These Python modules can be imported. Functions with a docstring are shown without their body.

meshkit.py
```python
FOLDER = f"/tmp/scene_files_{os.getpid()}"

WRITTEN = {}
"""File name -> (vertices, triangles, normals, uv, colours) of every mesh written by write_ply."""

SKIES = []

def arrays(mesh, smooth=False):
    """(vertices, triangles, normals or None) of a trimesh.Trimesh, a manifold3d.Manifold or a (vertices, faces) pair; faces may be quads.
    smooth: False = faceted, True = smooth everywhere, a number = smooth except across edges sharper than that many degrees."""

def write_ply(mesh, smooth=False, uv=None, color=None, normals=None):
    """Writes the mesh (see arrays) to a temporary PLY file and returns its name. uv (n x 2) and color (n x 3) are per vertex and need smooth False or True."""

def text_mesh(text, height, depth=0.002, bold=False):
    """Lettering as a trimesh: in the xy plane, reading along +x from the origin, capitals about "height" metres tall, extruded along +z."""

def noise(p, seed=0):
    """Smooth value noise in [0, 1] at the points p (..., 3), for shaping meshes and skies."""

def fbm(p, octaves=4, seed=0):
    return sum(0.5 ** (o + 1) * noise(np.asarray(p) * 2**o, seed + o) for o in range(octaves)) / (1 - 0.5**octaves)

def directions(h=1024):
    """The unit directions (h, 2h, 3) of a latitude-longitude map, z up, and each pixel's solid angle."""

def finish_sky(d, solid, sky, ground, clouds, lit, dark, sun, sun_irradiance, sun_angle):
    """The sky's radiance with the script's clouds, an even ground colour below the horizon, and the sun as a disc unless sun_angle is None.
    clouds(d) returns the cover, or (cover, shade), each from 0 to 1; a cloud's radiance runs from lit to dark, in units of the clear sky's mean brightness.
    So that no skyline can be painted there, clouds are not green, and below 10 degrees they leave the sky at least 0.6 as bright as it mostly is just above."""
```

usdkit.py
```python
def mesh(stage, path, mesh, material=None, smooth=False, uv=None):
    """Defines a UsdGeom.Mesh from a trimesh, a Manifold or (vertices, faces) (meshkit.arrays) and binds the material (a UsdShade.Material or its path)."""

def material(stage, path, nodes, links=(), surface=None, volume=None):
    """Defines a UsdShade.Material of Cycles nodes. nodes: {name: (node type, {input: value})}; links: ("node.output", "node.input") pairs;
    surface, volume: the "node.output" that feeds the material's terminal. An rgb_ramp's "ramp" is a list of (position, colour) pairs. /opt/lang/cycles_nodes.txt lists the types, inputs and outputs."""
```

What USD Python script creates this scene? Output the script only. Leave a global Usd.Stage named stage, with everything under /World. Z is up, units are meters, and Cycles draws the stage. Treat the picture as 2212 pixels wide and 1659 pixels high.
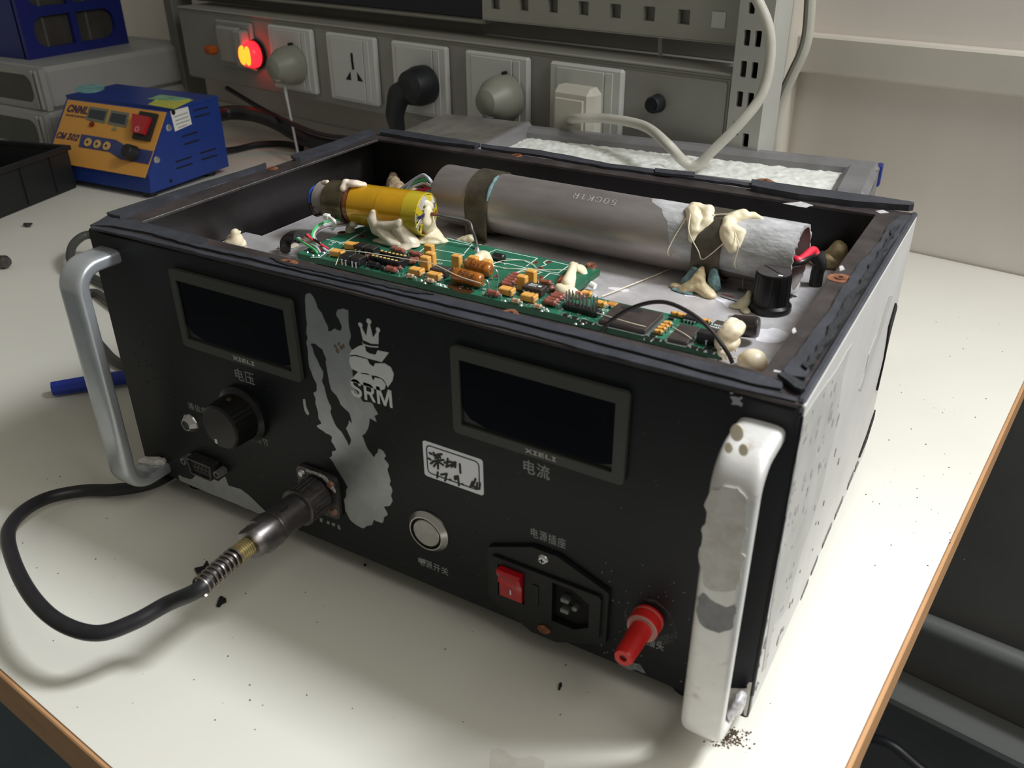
import math, random, glob
import numpy as np, trimesh, manifold3d as m3d, shapely
from shapely.geometry import Polygon, LineString, Point, box as sbox
from shapely import affinity, union_all
from pxr import Usd, UsdGeom, UsdLux, Gf, Sdf
import usdkit, meshkit

stage = Usd.Stage.CreateInMemory()
UsdGeom.SetStageUpAxis(stage, "Z"); UsdGeom.SetStageMetersPerUnit(stage, 1.0)
UsdGeom.Xform.Define(stage, "/World"); UsdGeom.Scope.Define(stage, "/World/Looks")
rng = random.Random(7); nrg = np.random.default_rng(7)

# ------------------------------------------------------------------ camera, light, exposure
EXPOSURE = 0.0
KEYI, DOMEI, SIDEI = 115.0, 0.06, 3.5
CAM_O = np.array([0.409312, -0.263537, 0.309858]); YAW, PITCH, ROLL = -0.537803, 0.510363, -0.007860
FPX, CX, CY = 1916.4, 1106.0, 829.5
_f = np.array([math.sin(YAW)*math.cos(PITCH), math.cos(YAW)*math.cos(PITCH), -math.sin(PITCH)])
_r = np.array([math.cos(YAW), -math.sin(YAW), 0]); _u = np.cross(_r, _f)
CAM_R = np.array([_r*math.cos(ROLL)+_u*math.sin(ROLL), -_r*math.sin(ROLL)+_u*math.cos(ROLL), _f])
cam = UsdGeom.Camera.Define(stage, "/World/camera")
m = np.eye(4); m[0, :3], m[1, :3], m[2, :3], m[3, :3] = CAM_R[0], CAM_R[1], -CAM_R[2], CAM_O
cam.AddTransformOp().Set(Gf.Matrix4d(*m.ravel().tolist()))
cam.CreateFocalLengthAttr(4.15); cam.CreateHorizontalApertureAttr(4.15*2212/FPX)
cam.CreateFStopAttr(2.4); cam.CreateFocusDistanceAttr(0.56); cam.CreateClippingRangeAttr((0.02, 50.0))
cam.CreateExposureAttr(EXPOSURE)

def light_matrix(pos, aim, up=(0, 0, 1)):
    z = np.array(pos, float)-np.array(aim, float); z /= np.linalg.norm(z)
    x = np.cross(up, z); x /= np.linalg.norm(x); y = np.cross(z, x)
    k = np.eye(4); k[0, :3], k[1, :3], k[2, :3], k[3, :3] = x, y, z, pos
    return Gf.Matrix4d(*k.ravel().tolist())
def rect_light(name, pos, aim, w, h, intensity, color):
    l = UsdLux.RectLight.Define(stage, "/World/"+name)
    l.AddTransformOp().Set(light_matrix(pos, aim)); l.CreateWidthAttr(w); l.CreateHeightAttr(h)
    l.CreateIntensityAttr(intensity); l.CreateColorAttr(Gf.Vec3f(*color))
    return l
# daylight through the window on the right, and the room's own dim fill
KEY = np.array([0.875, 0.396, 1.04])
rect_light("window_daylight", KEY, KEY+np.array([.1, -.85, -.46]), 0.30, 0.26, KEYI, (0.97, 1.0, 1.03))
rect_light("side_window", (1.35, 0.10, 1.20), (0.25, 0.25, 0.1), 1.1, 0.9, SIDEI, (1.0, 0.975, 0.91))
dome = UsdLux.DomeLight.Define(stage, "/World/room_fill"); dome.CreateIntensityAttr(DOMEI); dome.CreateColorAttr(Gf.Vec3f(1.0, 0.965, 0.82))

# ------------------------------------------------------------------ measuring: where a sight line of the photograph meets a known real plane
def ray(u, v): return np.array([(u-CX)/FPX, -(v-CY)/FPX, 1.0]) @ CAM_R
def at(u, v, axis, val):
    d = ray(u, v); return CAM_O + d*((val-CAM_O[axis])/d[axis])
def on(u, v, p0, n):
    d = ray(u, v); return CAM_O + d*(np.dot(np.asarray(p0)-CAM_O, n)/np.dot(d, n))
def fr(u, v):
    q = at(u, v, 1, 0.0); return (q[0], q[2])

# ------------------------------------------------------------------ materials
MATS = {}
def lin(r, g, b):
    f = lambda c: (c/255/12.92) if c/255 <= .04045 else ((c/255+.055)/1.055)**2.4
    return (f(r), f(g), f(b))
def mat(name, col, rough=.5, metal=0.0, var=0.0, vs=40.0, bump=0.0, bs=200.0, col2=None, cut=None, stretch=None, **kw):
    """A procedural material. var: brightness mottling; col2/cut: second colour where a noise passes cut; bump: fine relief."""
    if name in MATS: return MATS[name]
    n = {"p": ("principled_bsdf", {"base_color": col, "roughness": rough, "metallic": metal, **kw})}
    links = []
    if var or col2 or bump:
        n["g"] = ("geometry", {}); pos = "g.position"
        if stretch:
            n["mp"] = ("mapping", {"scale": stretch}); links.append(("g.position", "mp.vector")); pos = "mp.vector"
    c = None
    if var:
        n["n1"] = ("noise_texture", {"scale": vs, "detail": 5.0, "roughness": .6}); links.append((pos, "n1.vector"))
        n["r1"] = ("rgb_ramp", {"ramp": [(.3, tuple(x*(1-var) for x in col)), (.7, tuple(min(1, x*(1+var)) for x in col))]})
        links.append(("n1.fac", "r1.fac")); c = "r1.color"
    if col2:
        a, b, s = cut
        n["n2"] = ("noise_texture", {"scale": s, "detail": 6.0, "roughness": .65}); links.append((pos, "n2.vector"))
        n["r2"] = ("rgb_ramp", {"ramp": [(a, (0, 0, 0)), (b, (1, 1, 1))]}); links.append(("n2.fac", "r2.fac"))
        n["mx"] = ("mix_color", {"a": col, "b": col2}); links.append(("r2.color", "mx.fac"))
        if c: links.append((c, "mx.a"))
        c = "mx.result"
    if c: links.append((c, "p.base_color"))
    if bump:
        n["n3"] = ("noise_texture", {"scale": bs, "detail": 4.0}); links.append((pos, "n3.vector"))
        n["b"] = ("bump", {"strength": bump, "distance": .0006}); links += [("n3.fac", "b.height"), ("b.normal", "p.normal")]
    MATS[name] = usdkit.material(stage, "/World/Looks/"+name, n, links, surface="p.BSDF")
    return MATS[name]

BLACK = mat("black_paint", (.0045, .0058, .0078), .40, specular_ior_level=.28, bump=.12, bs=2500, var=.25, vs=60, col2=(.055, .056, .058), cut=(.73, .80, 420))
BLACK_IN = mat("black_inner_paint", (.010, .0085, .0085), .4, var=.4, vs=30, bump=.15, bs=300)
RIM = mat("rim_brown_black", (.035, .028, .028), .42, var=.5, vs=60, bump=.25, bs=350, col2=(.16, .15, .155), cut=(.68, .80, 160))
GASKET = mat("gasket_rubber", (.030, .032, .041), .55, var=.35, vs=70, bump=.5, bs=260, col2=(.09, .09, .10), cut=(.72, .85, 200))
GASKET_D = mat("gasket_torn", (.010, .011, .014), .75, var=.5, vs=150, bump=.9, bs=500)
BARE = mat("bare_steel", (.42, .435, .45), .36, metal=.9, var=.10, vs=120, bump=.06, bs=1500)
ALU_HANDLE = mat("anodised_handle", (.56, .59, .625), .34, metal=.7, var=.06, vs=80)
HANDLE_DIRTY = mat("worn_handle", (.72, .71, .69), .42, metal=.35, var=.06, vs=90, col2=(.42, .36, .30), cut=(.56, .72, 75), bump=.1, bs=400)
PLATE = mat("aluminium_plate", (.68, .65, .665), .36, metal=.5, var=.2, vs=45, col2=(.88, .88, .89), cut=(.53, .68, 30), bump=.2, bs=300)
STEEL = mat("steel_tube_grey", (.39, .355, .345), .42, metal=.75, var=.25, vs=45, stretch=(.3, 1, 1), bump=.15, bs=300)
ZINC = mat("zinc_crust", (.44, .44, .445), .65, metal=.25, var=.35, vs=160, stretch=(.4, 1, 1), bump=.5, bs=700)
CLAMP = mat("clamp_bronze", (.115, .10, .075), .45, metal=.6, var=.4, vs=90, bump=.1)
BRASS_D = mat("dark_brass", (.15, .125, .075), .36, metal=.8, var=.35, vs=80)
PINK_GREY = mat("grey_ceramic", (.26, .22, .20), .6, var=.3, vs=90)
TAPE = mat("yellow_polyimide_tape", (.62, .325, .006), .22, metal=.25, var=.12, vs=45, coat_weight=.4)
TAPE_L = mat("light_yellow_tape", (.56, .43, .02), .25, metal=.2, var=.1, vs=45, coat_weight=.4)
AMBER = mat("amber_resin", (.42, .13, .012), .18, var=.4, vs=250, coat_weight=.6, transmission_weight=.25)
GLUE = mat("cream_silicone", (.84, .71, .51), .33, var=.06, vs=150, subsurface_weight=.15, subsurface_scale=.003)
GLUE_OLD = mat("yellowed_silicone", (.45, .34, .18), .5, var=.3, vs=150)
GLUE_GREY = mat("beige_silicone", (.62, .55, .43), .4, var=.12, vs=160)
PCB = mat("green_solder_mask", (.020, .135, .078), .33, var=.2, vs=70, col2=(.05, .17, .12), cut=(.58, .78, 80))
PCB_E = mat("green_board_edge", (.010, .085, .036), .5, var=.2, vs=80)
SILK = mat("white_silkscreen", (.62, .70, .66), .6)
TANT = mat("tantalum_orange", (.72, .37, .085), .42, var=.06, vs=300)
TANT_D = mat("tantalum_band", (.50, .22, .05), .45)
RES = mat("resistor_maroon", (.27, .085, .06), .4, var=.1, vs=300)
RES_T = mat("resistor_tan", (.50, .33, .20), .5, var=.5, vs=900)
IC = mat("chip_plastic", (.040, .030, .027), .5, var=.25, vs=140, col2=(.12, .11, .10), cut=(.66, .85, 300))
IC_B = mat("chip_black", (.012, .012, .013), .4)
TIN = mat("tinned_lead", (.68, .69, .70), .3, metal=.9)
GOLD = mat("gold_contact", (.90, .62, .22), .3, metal=.25)
COPPER = mat("copper_brown", (.30, .12, .07), .4, metal=.5)
PIN = mat("pin_steel", (.30, .28, .27), .35, metal=.9)
RUST = mat("rust", (.20, .075, .03), .8, var=.6, vs=300, bump=.6, bs=500)
RUST_D = mat("dark_hole", (.006, .005, .005), .9)
GUN = mat("gunmetal", (.115, .105, .105), .4, metal=.75, var=.3, vs=200, bump=.12, bs=700)
GUN_L = mat("nut_steel", (.21, .195, .195), .33, metal=.9, var=.3, vs=150)
BRASS = mat("brass", (.42, .34, .16), .35, metal=.9, var=.3, vs=300)
SPRING = mat("spring_steel", (.26, .22, .19), .35, metal=.9, var=.2, vs=300)
RUBBER = mat("cable_rubber", (.013, .013, .016), .45, var=.2, vs=120)
KNOB = mat("knob_black", (.008, .0075, .008), .30, specular_ior_level=.35, var=.1, vs=200)
KNOB_T = mat("knob_top", (.05, .042, .044), .45, var=.2, vs=300)
WHITE_P = mat("white_mark", (.70, .72, .74), .5)
BEZEL = mat("meter_bezel", (.040, .041, .037), .5, bump=.1, bs=1200)
SCREEN = mat("meter_screen", (.002, .002, .003), .06, specular_ior_level=.3)
TEXTG = mat("printed_grey", (.26, .27, .27), .6)
TEXTX = mat("printed_light", (.42, .42, .38), .5)
LABEL_W = mat("label_paper", (.88, .89, .95), .6)
INK_B = mat("label_blue", (.03, .035, .09), .6)
INK_K = mat("marker_ink", (.006, .006, .007), .5)
STEEL_BTN = mat("button_steel", (.56, .55, .53), .28, metal=1.0)
STEEL_BTN2 = mat("button_cap_steel", (.44, .43, .41), .36, metal=1.0, var=.1, vs=500)
RED_P = mat("red_plastic", (.62, .022, .018), .35, var=.08, vs=200)
RED_SW = mat("red_translucent", (.42, .006, .012), .15, coat_weight=.5)
IEC = mat("inlet_plastic", (.0075, .0085, .0095), .48, specular_ior_level=.35, bump=.15, bs=800, var=.2, vs=90)
SIDE = mat("side_bare_metal", (.53, .52, .50), .5, metal=.15, var=.07, vs=25)
SIDE_2 = mat("side_grey_film", (.42, .415, .395), .5, metal=.1, var=.15, vs=40)
BLUEW = mat("wire_blue", (.03, .12, .62), .4); GREENW = mat("wire_green", (.08, .48, .16), .4); WHITEW = mat("wire_white", (.75, .75, .72), .45)
GREYW = mat("wire_grey", (.42, .44, .50), .45); REDW = mat("wire_red", (.68, .03, .06), .4); BLACKW = mat("wire_black", (.018, .013, .012), .35); BROWNW = mat("wire_brown", (.22, .09, .06), .45)
SALMONW = mat("wire_salmon", (.68, .20, .11), .45); NYLON = mat("nylon_white", (.80, .80, .75), .35)
VERDI = mat("verdigris", (.15, .25, .265), .8, var=.4, vs=500)
TABLE = mat("table_laminate", (.70, .685, .615), .42, var=.025, vs=9, col2=(.50, .47, .41), cut=(.70, .92, 16))
WOOD = mat("edge_band_wood", (.52, .285, .135), .45, var=.12, vs=30, stretch=(1, 1, 8))
WALL = mat("wall_paint", (.82, .765, .72), .7, var=.05, vs=6, col2=(.42, .38, .35), cut=(.66, .9, 7), stretch=(1, 1, .25))
WALL_D = mat("dado_dark_paint", (.10, .097, .092), .6, var=.2, vs=5)
DUCT = mat("trunking_cream", (.66, .62, .55), .5, var=.05, vs=10, col2=(.38, .33, .28), cut=(.72, .9, 25))
RACK = mat("rack_grey_paint", (.36, .355, .315), .5, var=.06, vs=15)
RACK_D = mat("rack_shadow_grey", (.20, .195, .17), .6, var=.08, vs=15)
FACE = mat("strip_face_grey", (.30, .295, .265), .5, var=.06, vs=15)
POSTM = mat("upright_grey", (.44, .44, .41), .5, var=.05, vs=20)
PLATEW = mat("socket_white", (.62, .63, .61), .4)
PLUGG = mat("plug_grey", (.27, .27, .225), .45)
PLUGW = mat("plug_white", (.60, .58, .50), .42)
PLUGK = mat("plug_black", (.010, .011, .014), .5)
CABLEW = mat("cable_white", (.56, .54, .475), .5, var=.06, vs=60)
NAVY = mat("panel_navy", (.008, .009, .016), .45)
SBLUE = mat("station_blue", (.014, .042, .235), .38, var=.06, vs=60)
SBLUE_T = mat("station_panel_blue", (.035, .045, .16), .45)
SYEL = mat("station_yellow", (.66, .31, .055), .45, var=.03, vs=60)
SDISP = mat("station_display", (.030, .034, .045), .25)
STK_Y = mat("sticker_yellow", (.52, .53, .08), .5, var=.2, vs=120); STK_G = mat("sticker_green", (.22, .42, .25), .5, var=.35, vs=120)
STK_T = mat("sticker_teal", (.20, .42, .42), .5, var=.35, vs=100); STK_W = mat("sticker_white", (.74, .74, .70), .5)
GREYBOX = mat("grey_drawer_plastic", (.33, .335, .325), .45, var=.04, vs=20)
GREYWIN = mat("drawer_window_dark", (.035, .037, .033), .3, var=.2, vs=25)
ORGB = mat("organiser_blue", (.010, .018, .155), .4)
ORGW = mat("organiser_drawer_smoke", (.055, .050, .045), .3, var=.25, vs=30)
BIN = mat("bin_black", (.0085, .0095, .0105), .5, var=.15, vs=60)
LIDG = mat("lid_grey_paint", (.20, .195, .20), .45, var=.15, vs=40, col2=(.5, .5, .48), cut=(.70, .8, 90))
LIDP = mat("lid_dirty_plate", (.21, .195, .175), .5, metal=.2, var=.4, vs=28, stretch=(1, .5, 1))
WOOL = mat("glass_wool", (.80, .81, .76), .8, var=.16, vs=120, bump=.6, bs=700)
LIDB = mat("lid_blue", (.015, .03, .22), .4)
PENB = mat("pen_blue", (.015, .04, .38), .35)
FLOOR = mat("floor_grey", (.15, .19, .225), .6, var=.15, vs=4)
PIPE = mat("pipe_grey", (.15, .155, .148), .5)
CHIPK = mat("paint_chip", (.010, .010, .011), .6)
DIRT = mat("brown_dirt", (.10, .065, .035), .9, var=.5, vs=400)
SAND = mat("white_residue", (.66, .63, .57), .8, var=.15, vs=300, bump=.6, bs=500)
LAMP_R = usdkit.material(stage, "/World/Looks/lamp_red_glow", {"p": ("principled_bsdf", {"base_color": (.5, .01, .01), "roughness": .3, "emission_color": (1.0, .006, .010), "emission_strength": 6.0})}, surface="p.BSDF")
LAMP_O = usdkit.material(stage, "/World/Looks/lamp_orange_glow", {"p": ("principled_bsdf", {"base_color": (.6, .2, .02), "roughness": .3, "emission_color": (1.0, .20, .012), "emission_strength": 3.2})}, surface="p.BSDF")
CLEAR = usdkit.material(stage, "/World/Looks/clear_cover", {"t": ("transparent_bsdf", {"color": (.80, .82, .82)}), "gl": ("glossy_bsdf", {"roughness": .1}), "f": ("fresnel", {"IOR": 1.5}), "m": ("mix_closure", {})},
    [("f.fac", "m.fac"), ("t.BSDF", "m.closure1"), ("gl.BSDF", "m.closure2")], surface="m.closure")

# ------------------------------------------------------------------ scene tree helpers
USED = {}
def numbered(parent, name):
    k = (str(parent), name); USED[k] = USED.get(k, -1)+1
    return name if USED[k] == 0 else f"{name}_{USED[k]:03d}"
class Thing:
    def __init__(s, name, label, cat, loc=(0, 0, 0), rz=0.0, group=None, kind=None):
        s.path = "/World/"+numbered("/World", name)
        x = UsdGeom.Xform.Define(stage, s.path); x.AddTranslateOp().Set(Gf.Vec3d(*map(float, loc)))
        if rz: x.AddRotateZOp().Set(math.degrees(rz))
        tag(x.GetPrim(), label, cat, group, kind)
        c, q = math.cos(rz), math.sin(rz)
        k = np.eye(4); k[:2, :2] = [[c, -q], [q, c]]; k[:3, 3] = loc; s.inv = np.linalg.inv(k)
    def add(s, name, mesh, material, smooth=30, parent=None, label=None, kind=None):
        """A part (or, with parent, a sub-part) given in world coordinates."""
        v, f, _ = meshkit.arrays(mesh)
        v = v @ s.inv[:3, :3].T + s.inv[:3, 3]
        p = parent or s.path
        path = p+"/"+numbered(p, name)
        g = usdkit.mesh(stage, path, trimesh.Trimesh(v, f, process=False), material, smooth=smooth)
        if label: g.GetPrim().SetCustomDataByKey("label", label)
        if kind: g.GetPrim().SetCustomDataByKey("kind", kind)
        return path
def tag(prim, label=None, cat=None, group=None, kind=None):
    for k, v in (("label", label), ("category", cat), ("group", group), ("kind", kind)):
        if v: prim.SetCustomDataByKey(k, v)
def single(name, mesh, material, label, cat, group=None, kind=None, smooth=30):
    v, f, _ = meshkit.arrays(mesh)
    base = np.array([*(v.min(0)[:2]+v.max(0)[:2])/2, v[:, 2].min()])
    g = usdkit.mesh(stage, "/World/"+numbered("/World", name), trimesh.Trimesh(v-base, f, process=False), material, smooth=smooth)
    UsdGeom.Xformable(g).AddTranslateOp().Set(Gf.Vec3d(*base.tolist()))
    tag(g.GetPrim(), label, cat, group, kind)
    return g
def struct(name, mesh, material, smooth=False):
    return single(name, mesh, material, None, None, kind="structure", smooth=smooth)

# ------------------------------------------------------------------ shape helpers
cat = trimesh.util.concatenate
def tm(mf):
    k = mf.to_mesh(); return trimesh.Trimesh(k.vert_properties[:, :3], k.tri_verts, process=False)
def T(mesh, M=None, t=None):
    mesh = mesh.copy()
    if M is not None:
        k = np.eye(4); k[:3, :3] = np.asarray(M); mesh.apply_transform(k)
    if t is not None: mesh.apply_translation(np.asarray(t, float))
    return mesh
def frame(U, V, N): return np.array([U, V, N], float).T
def rz(a): c, s = math.cos(a), math.sin(a); return np.array([[c, -s, 0], [s, c, 0], [0, 0, 1.0]])
def rx(a): c, s = math.cos(a), math.sin(a); return np.array([[1, 0, 0], [0, c, -s], [0, s, c]])
def ry(a): c, s = math.cos(a), math.sin(a); return np.array([[c, 0, s], [0, 1, 0], [-s, 0, c]])
def align(z):
    z = np.asarray(z, float)/np.linalg.norm(z); a = np.array([1, 0, 0]) if abs(z[0]) < .9 else np.array([0, 1, 0])
    x = np.cross(a, z); x /= np.linalg.norm(x); return np.array([x, np.cross(z, x), z]).T
def cbox(lo, hi, c=.0008):
    """A box with chamfered edges."""
    lo, hi = np.asarray(lo, float), np.asarray(hi, float); c = min(c, *((hi-lo)*.45)); pts = []
    for sx in (0, 1):
        for sy in (0, 1):
            for sz in (0, 1):
                p = np.array([(lo, hi)[sx][0], (lo, hi)[sy][1], (lo, hi)[sz][2]]); d = np.array([1-2*sx, 1-2*sy, 1-2*sz])*c
                for k in range(3):
                    q = p+d; q[k] = p[k]; pts.append(q)
    return trimesh.convex.convex_hull(np.array(pts))
def cboxc(c, s, ch=.0008): c, s = np.asarray(c, float), np.asarray(s, float)/2; return cbox(c-s, c+s, ch)
def cyl(p, q, r, n=28, r2=None, ch=0.0):
    p, q = np.asarray(p, float), np.asarray(q, float); L = np.linalg.norm(q-p); r2 = r if r2 is None else r2
    prof = [(0, 0), (r-ch, 0), (r, ch), (r2, L-ch), (r2-ch, L), (0, L)] if ch else [(0, 0), (r, 0), (r2, L), (0, L)]
    return T(trimesh.creation.revolve(np.array(prof), sections=n), align(q-p), p)
def lathe(prof, p, axis, n=36): return T(trimesh.creation.revolve(np.array(prof, float), sections=n), align(axis), p)
def smooth_path(pts, k=8):
    pts = np.asarray(pts, float)
    if len(pts) < 3: return pts
    P = np.vstack([2*pts[0]-pts[1], pts, 2*pts[-1]-pts[-2]]); out = []
    for i in range(1, len(P)-2):
        for t in np.arange(k)/k:
            a, b, c, d = P[i-1:i+3]
            out.append(.5*((2*b)+(c-a)*t+(2*a-5*b+4*c-d)*t*t+(3*b-a-3*c+d)*t**3))
    return np.array(out+[pts[-1]])
def tube(pts, r, n=12, k=8):
    p = smooth_path(pts, k); r = np.broadcast_to(r, len(p)) if np.ndim(r) == 0 else np.interp(np.linspace(0, 1, len(p)), np.linspace(0, 1, len(r)), r)
    t = np.gradient(p, axis=0); t /= np.linalg.norm(t, axis=1, keepdims=True)+1e-12
    x = align(t[0])[:, 0]; V = []
    for i in range(len(p)):
        x = x-t[i]*np.dot(x, t[i]); x /= np.linalg.norm(x); y = np.cross(t[i], x)
        a = np.arange(n)*2*math.pi/n; V.append(p[i]+r[i]*(np.cos(a)[:, None]*x+np.sin(a)[:, None]*y))
    V = np.vstack(V+[p[:1], p[-1:]]); F = []
    for i in range(len(p)-1):
        for j in range(n):
            a, b = i*n+j, i*n+(j+1) % n; F += [[a, b, b+n], [a, b+n, a+n]]
    e = len(p)*n
    for j in range(n): F += [[e, (j+1) % n, j], [e+1, (len(p)-1)*n+j, (len(p)-1)*n+(j+1) % n]]
    return trimesh.Trimesh(V, F, process=False)
def polys(g): return [x for x in (g.geoms if hasattr(g, "geoms") else [g]) if x.geom_type == "Polygon" and x.area > 1e-12]
def slab(g, o, U, V, d0, d1):
    """A 2-D shape extruded from d0 to d1 along U x V, at origin o."""
    N = np.cross(U, V); ms = []
    for x in polys(g):
        e = trimesh.creation.extrude_polygon(x, d1-d0, engine="earcut"); ms.append(T(e, frame(U, V, N), np.asarray(o, float)+N*d0))
    return cat(ms)
X, Y, Z = np.eye(3)
def front(g, d0, d1): return slab(g, (0, 0, 0), X, Z, d0, d1)       # on the front panel: 2-D (x, z), depth towards -y
def flat(g, z0, z1): return slab(g, (0, 0, 0), X, Y, z0, z1)
def rrect(x0, y0, x1, y1, r): return sbox(x0+r, y0+r, x1-r, y1-r).buffer(r, quad_segs=6)
def rag(g, amp, step, seed=0):
    """The same outline with a torn, ragged edge."""
    out = []
    for x in polys(g):
        rings = []
        for ring in (x.exterior, *x.interiors):
            L = ring.length; n = max(12, int(L/step)); p = np.array([ring.interpolate(i/n, normalized=True).coords[0] for i in range(n)])
            q = np.column_stack([p/step/2.2, np.full(n, seed*7.3)])
            d = np.column_stack([meshkit.noise(q, seed)-.5, meshkit.noise(q, seed+50)-.5])*2*amp
            rings.append(p+d)
        out.append(Polygon(rings[0], rings[1:]).buffer(0))
    return union_all(out)
def sph(p, r, n=24):
    return m3d.Manifold.sphere(r, n).translate([float(x) for x in p])
def esph(p, r, sc): return m3d.Manifold.sphere(1.0, 24).scale([float(r*s) for s in sc]).translate([float(x) for x in p])
def goo(chains, edge=.0011, amp=.0005, seed=0, freq=420, it=6):
    """A blob of silicone: every chain is a run of balls [(point, radius[, squash])] joined by hulls."""
    ms = []
    for ch in chains:
        b = [esph(c[0], c[1], c[2] if len(c) > 2 else (1, 1, 1)) for c in ch]
        ms += [m3d.Manifold.batch_hull([b[i], b[i+1]]) for i in range(len(b)-1)] if len(b) > 1 else b
    u = m3d.Manifold.batch_boolean(ms, m3d.OpType.Add).refine_to_length(edge)
    t = tm(u); t.merge_vertices(); trimesh.smoothing.filter_taubin(t, iterations=it)
    v = np.array(t.vertices); n = np.array(t.vertex_normals)
    t.vertices = v+n*((meshkit.fbm(v*freq*.7, 2, seed)-.5)*1.5*amp)[:, None]; trimesh.smoothing.filter_taubin(t, iterations=3)
    if v[:, 2].mean() > .125: v = np.array(t.vertices); v[:, 2] = np.maximum(v[:, 2], .1282); t.vertices = v
    return t
def ribbon(pts, w, closed=False):
    return (LineString(list(pts)+([pts[0]] if closed else []))).buffer(w/2, cap_style=2 if closed else 1)
_FONTS = {}
def glyphs(text, size, font="CJK", spacing=0.0, bold=0):
    """Lettering as a 2-D shape, left end of the base line at the origin, em = size."""
    from PIL import Image, ImageDraw, ImageFont
    path = [p for p in glob.glob("/opt/blender-*/*/datafiles/fonts/*") if font in p][0]
    f = _FONTS.setdefault(path, ImageFont.truetype(path, 96)); out, x = [], 0.0
    for ch in text:
        w = f.getlength(ch)
        if ch.strip():
            im = Image.new("L", (140, 150)); ImageDraw.Draw(im).text((20, 110), ch, 255, f, anchor="ls", stroke_width=bold)
            a = np.pad(np.asarray(im) > 127, ((0, 0), (1, 1))).astype(np.int8); d = np.diff(a, axis=1)
            r, s = np.nonzero(d == 1); e = np.nonzero(d == -1)[1]
            out.append(affinity.translate(union_all(shapely.box(s-20, -r+110-1, e-20, -r+110)).buffer(.6).buffer(-.6).simplify(.8), x, 0))
        x += w+spacing*96
    return affinity.scale(union_all(out), size/96, size/96, origin=(0, 0))
def fit(g, x0, y0, x1, y1=None, h=None):
    """The shape moved and scaled so that it spans x0..x1 and rises from y0 (to y1, or by h)."""
    a, b, c, d = g.bounds; sx = (x1-x0)/(c-a); sy = ((y1-y0) if y1 is not None else h)/(d-b)
    return affinity.translate(affinity.scale(affinity.translate(g, -a, -b), sx, sy, origin=(0, 0)), x0, y0)

# ================================================================== SETTING
WA = -0.1548                                                    # the back wall's and the socket strip's direction
WD = np.array([math.cos(WA), math.sin(WA), 0.0]); WN = np.array([math.sin(WA), -math.cos(WA), 0.0])   # along, and out of the wall
S0 = np.array([-0.4729, 0.6224, 0.0])                           # origin on the socket strip's face
def wp(s, z, off=0.0): return S0+WD*s+WN*off+Z*z
def wpx(u, v, off=0.0):
    q = on(u, v, S0+WN*off, WN); return float(np.dot(q-S0, WD)), float(q[2])
def wslab(g, d0, d1): return slab(g, S0, WD, Z, d0, d1)          # 2-D (s, z); depth out of the wall
def wbox(s0, s1, z0, z1, d0, d1, c=.0008):
    b = cbox((s0, d0, z0), (s1, d1, z1), c); return T(b, frame(WD, WN, Z)) .apply_translation(S0) if False else trimesh.Trimesh(S0+np.outer(b.vertices[:, 0], WD)+np.outer(b.vertices[:, 1], WN)+np.outer(b.vertices[:, 2], Z), b.faces[:, ::-1], process=False)
WOFF = float(np.dot(np.array([.33, .63, 0])-S0, WN))              # the wall's plaster, behind the strip
struct("wall_back", wbox(-2.6, 2.2, -.02, 1.3, WOFF-.1, WOFF, .001), WALL)
struct("trim_1", wbox(-2.6, 2.2, -.75, -.021, WOFF-.1, WOFF+.001, .001), WALL_D)
struct("floor", cbox((-2.8, -2.2, -.80), (2.2, 1.2, -.75), .001), FLOOR)

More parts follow.
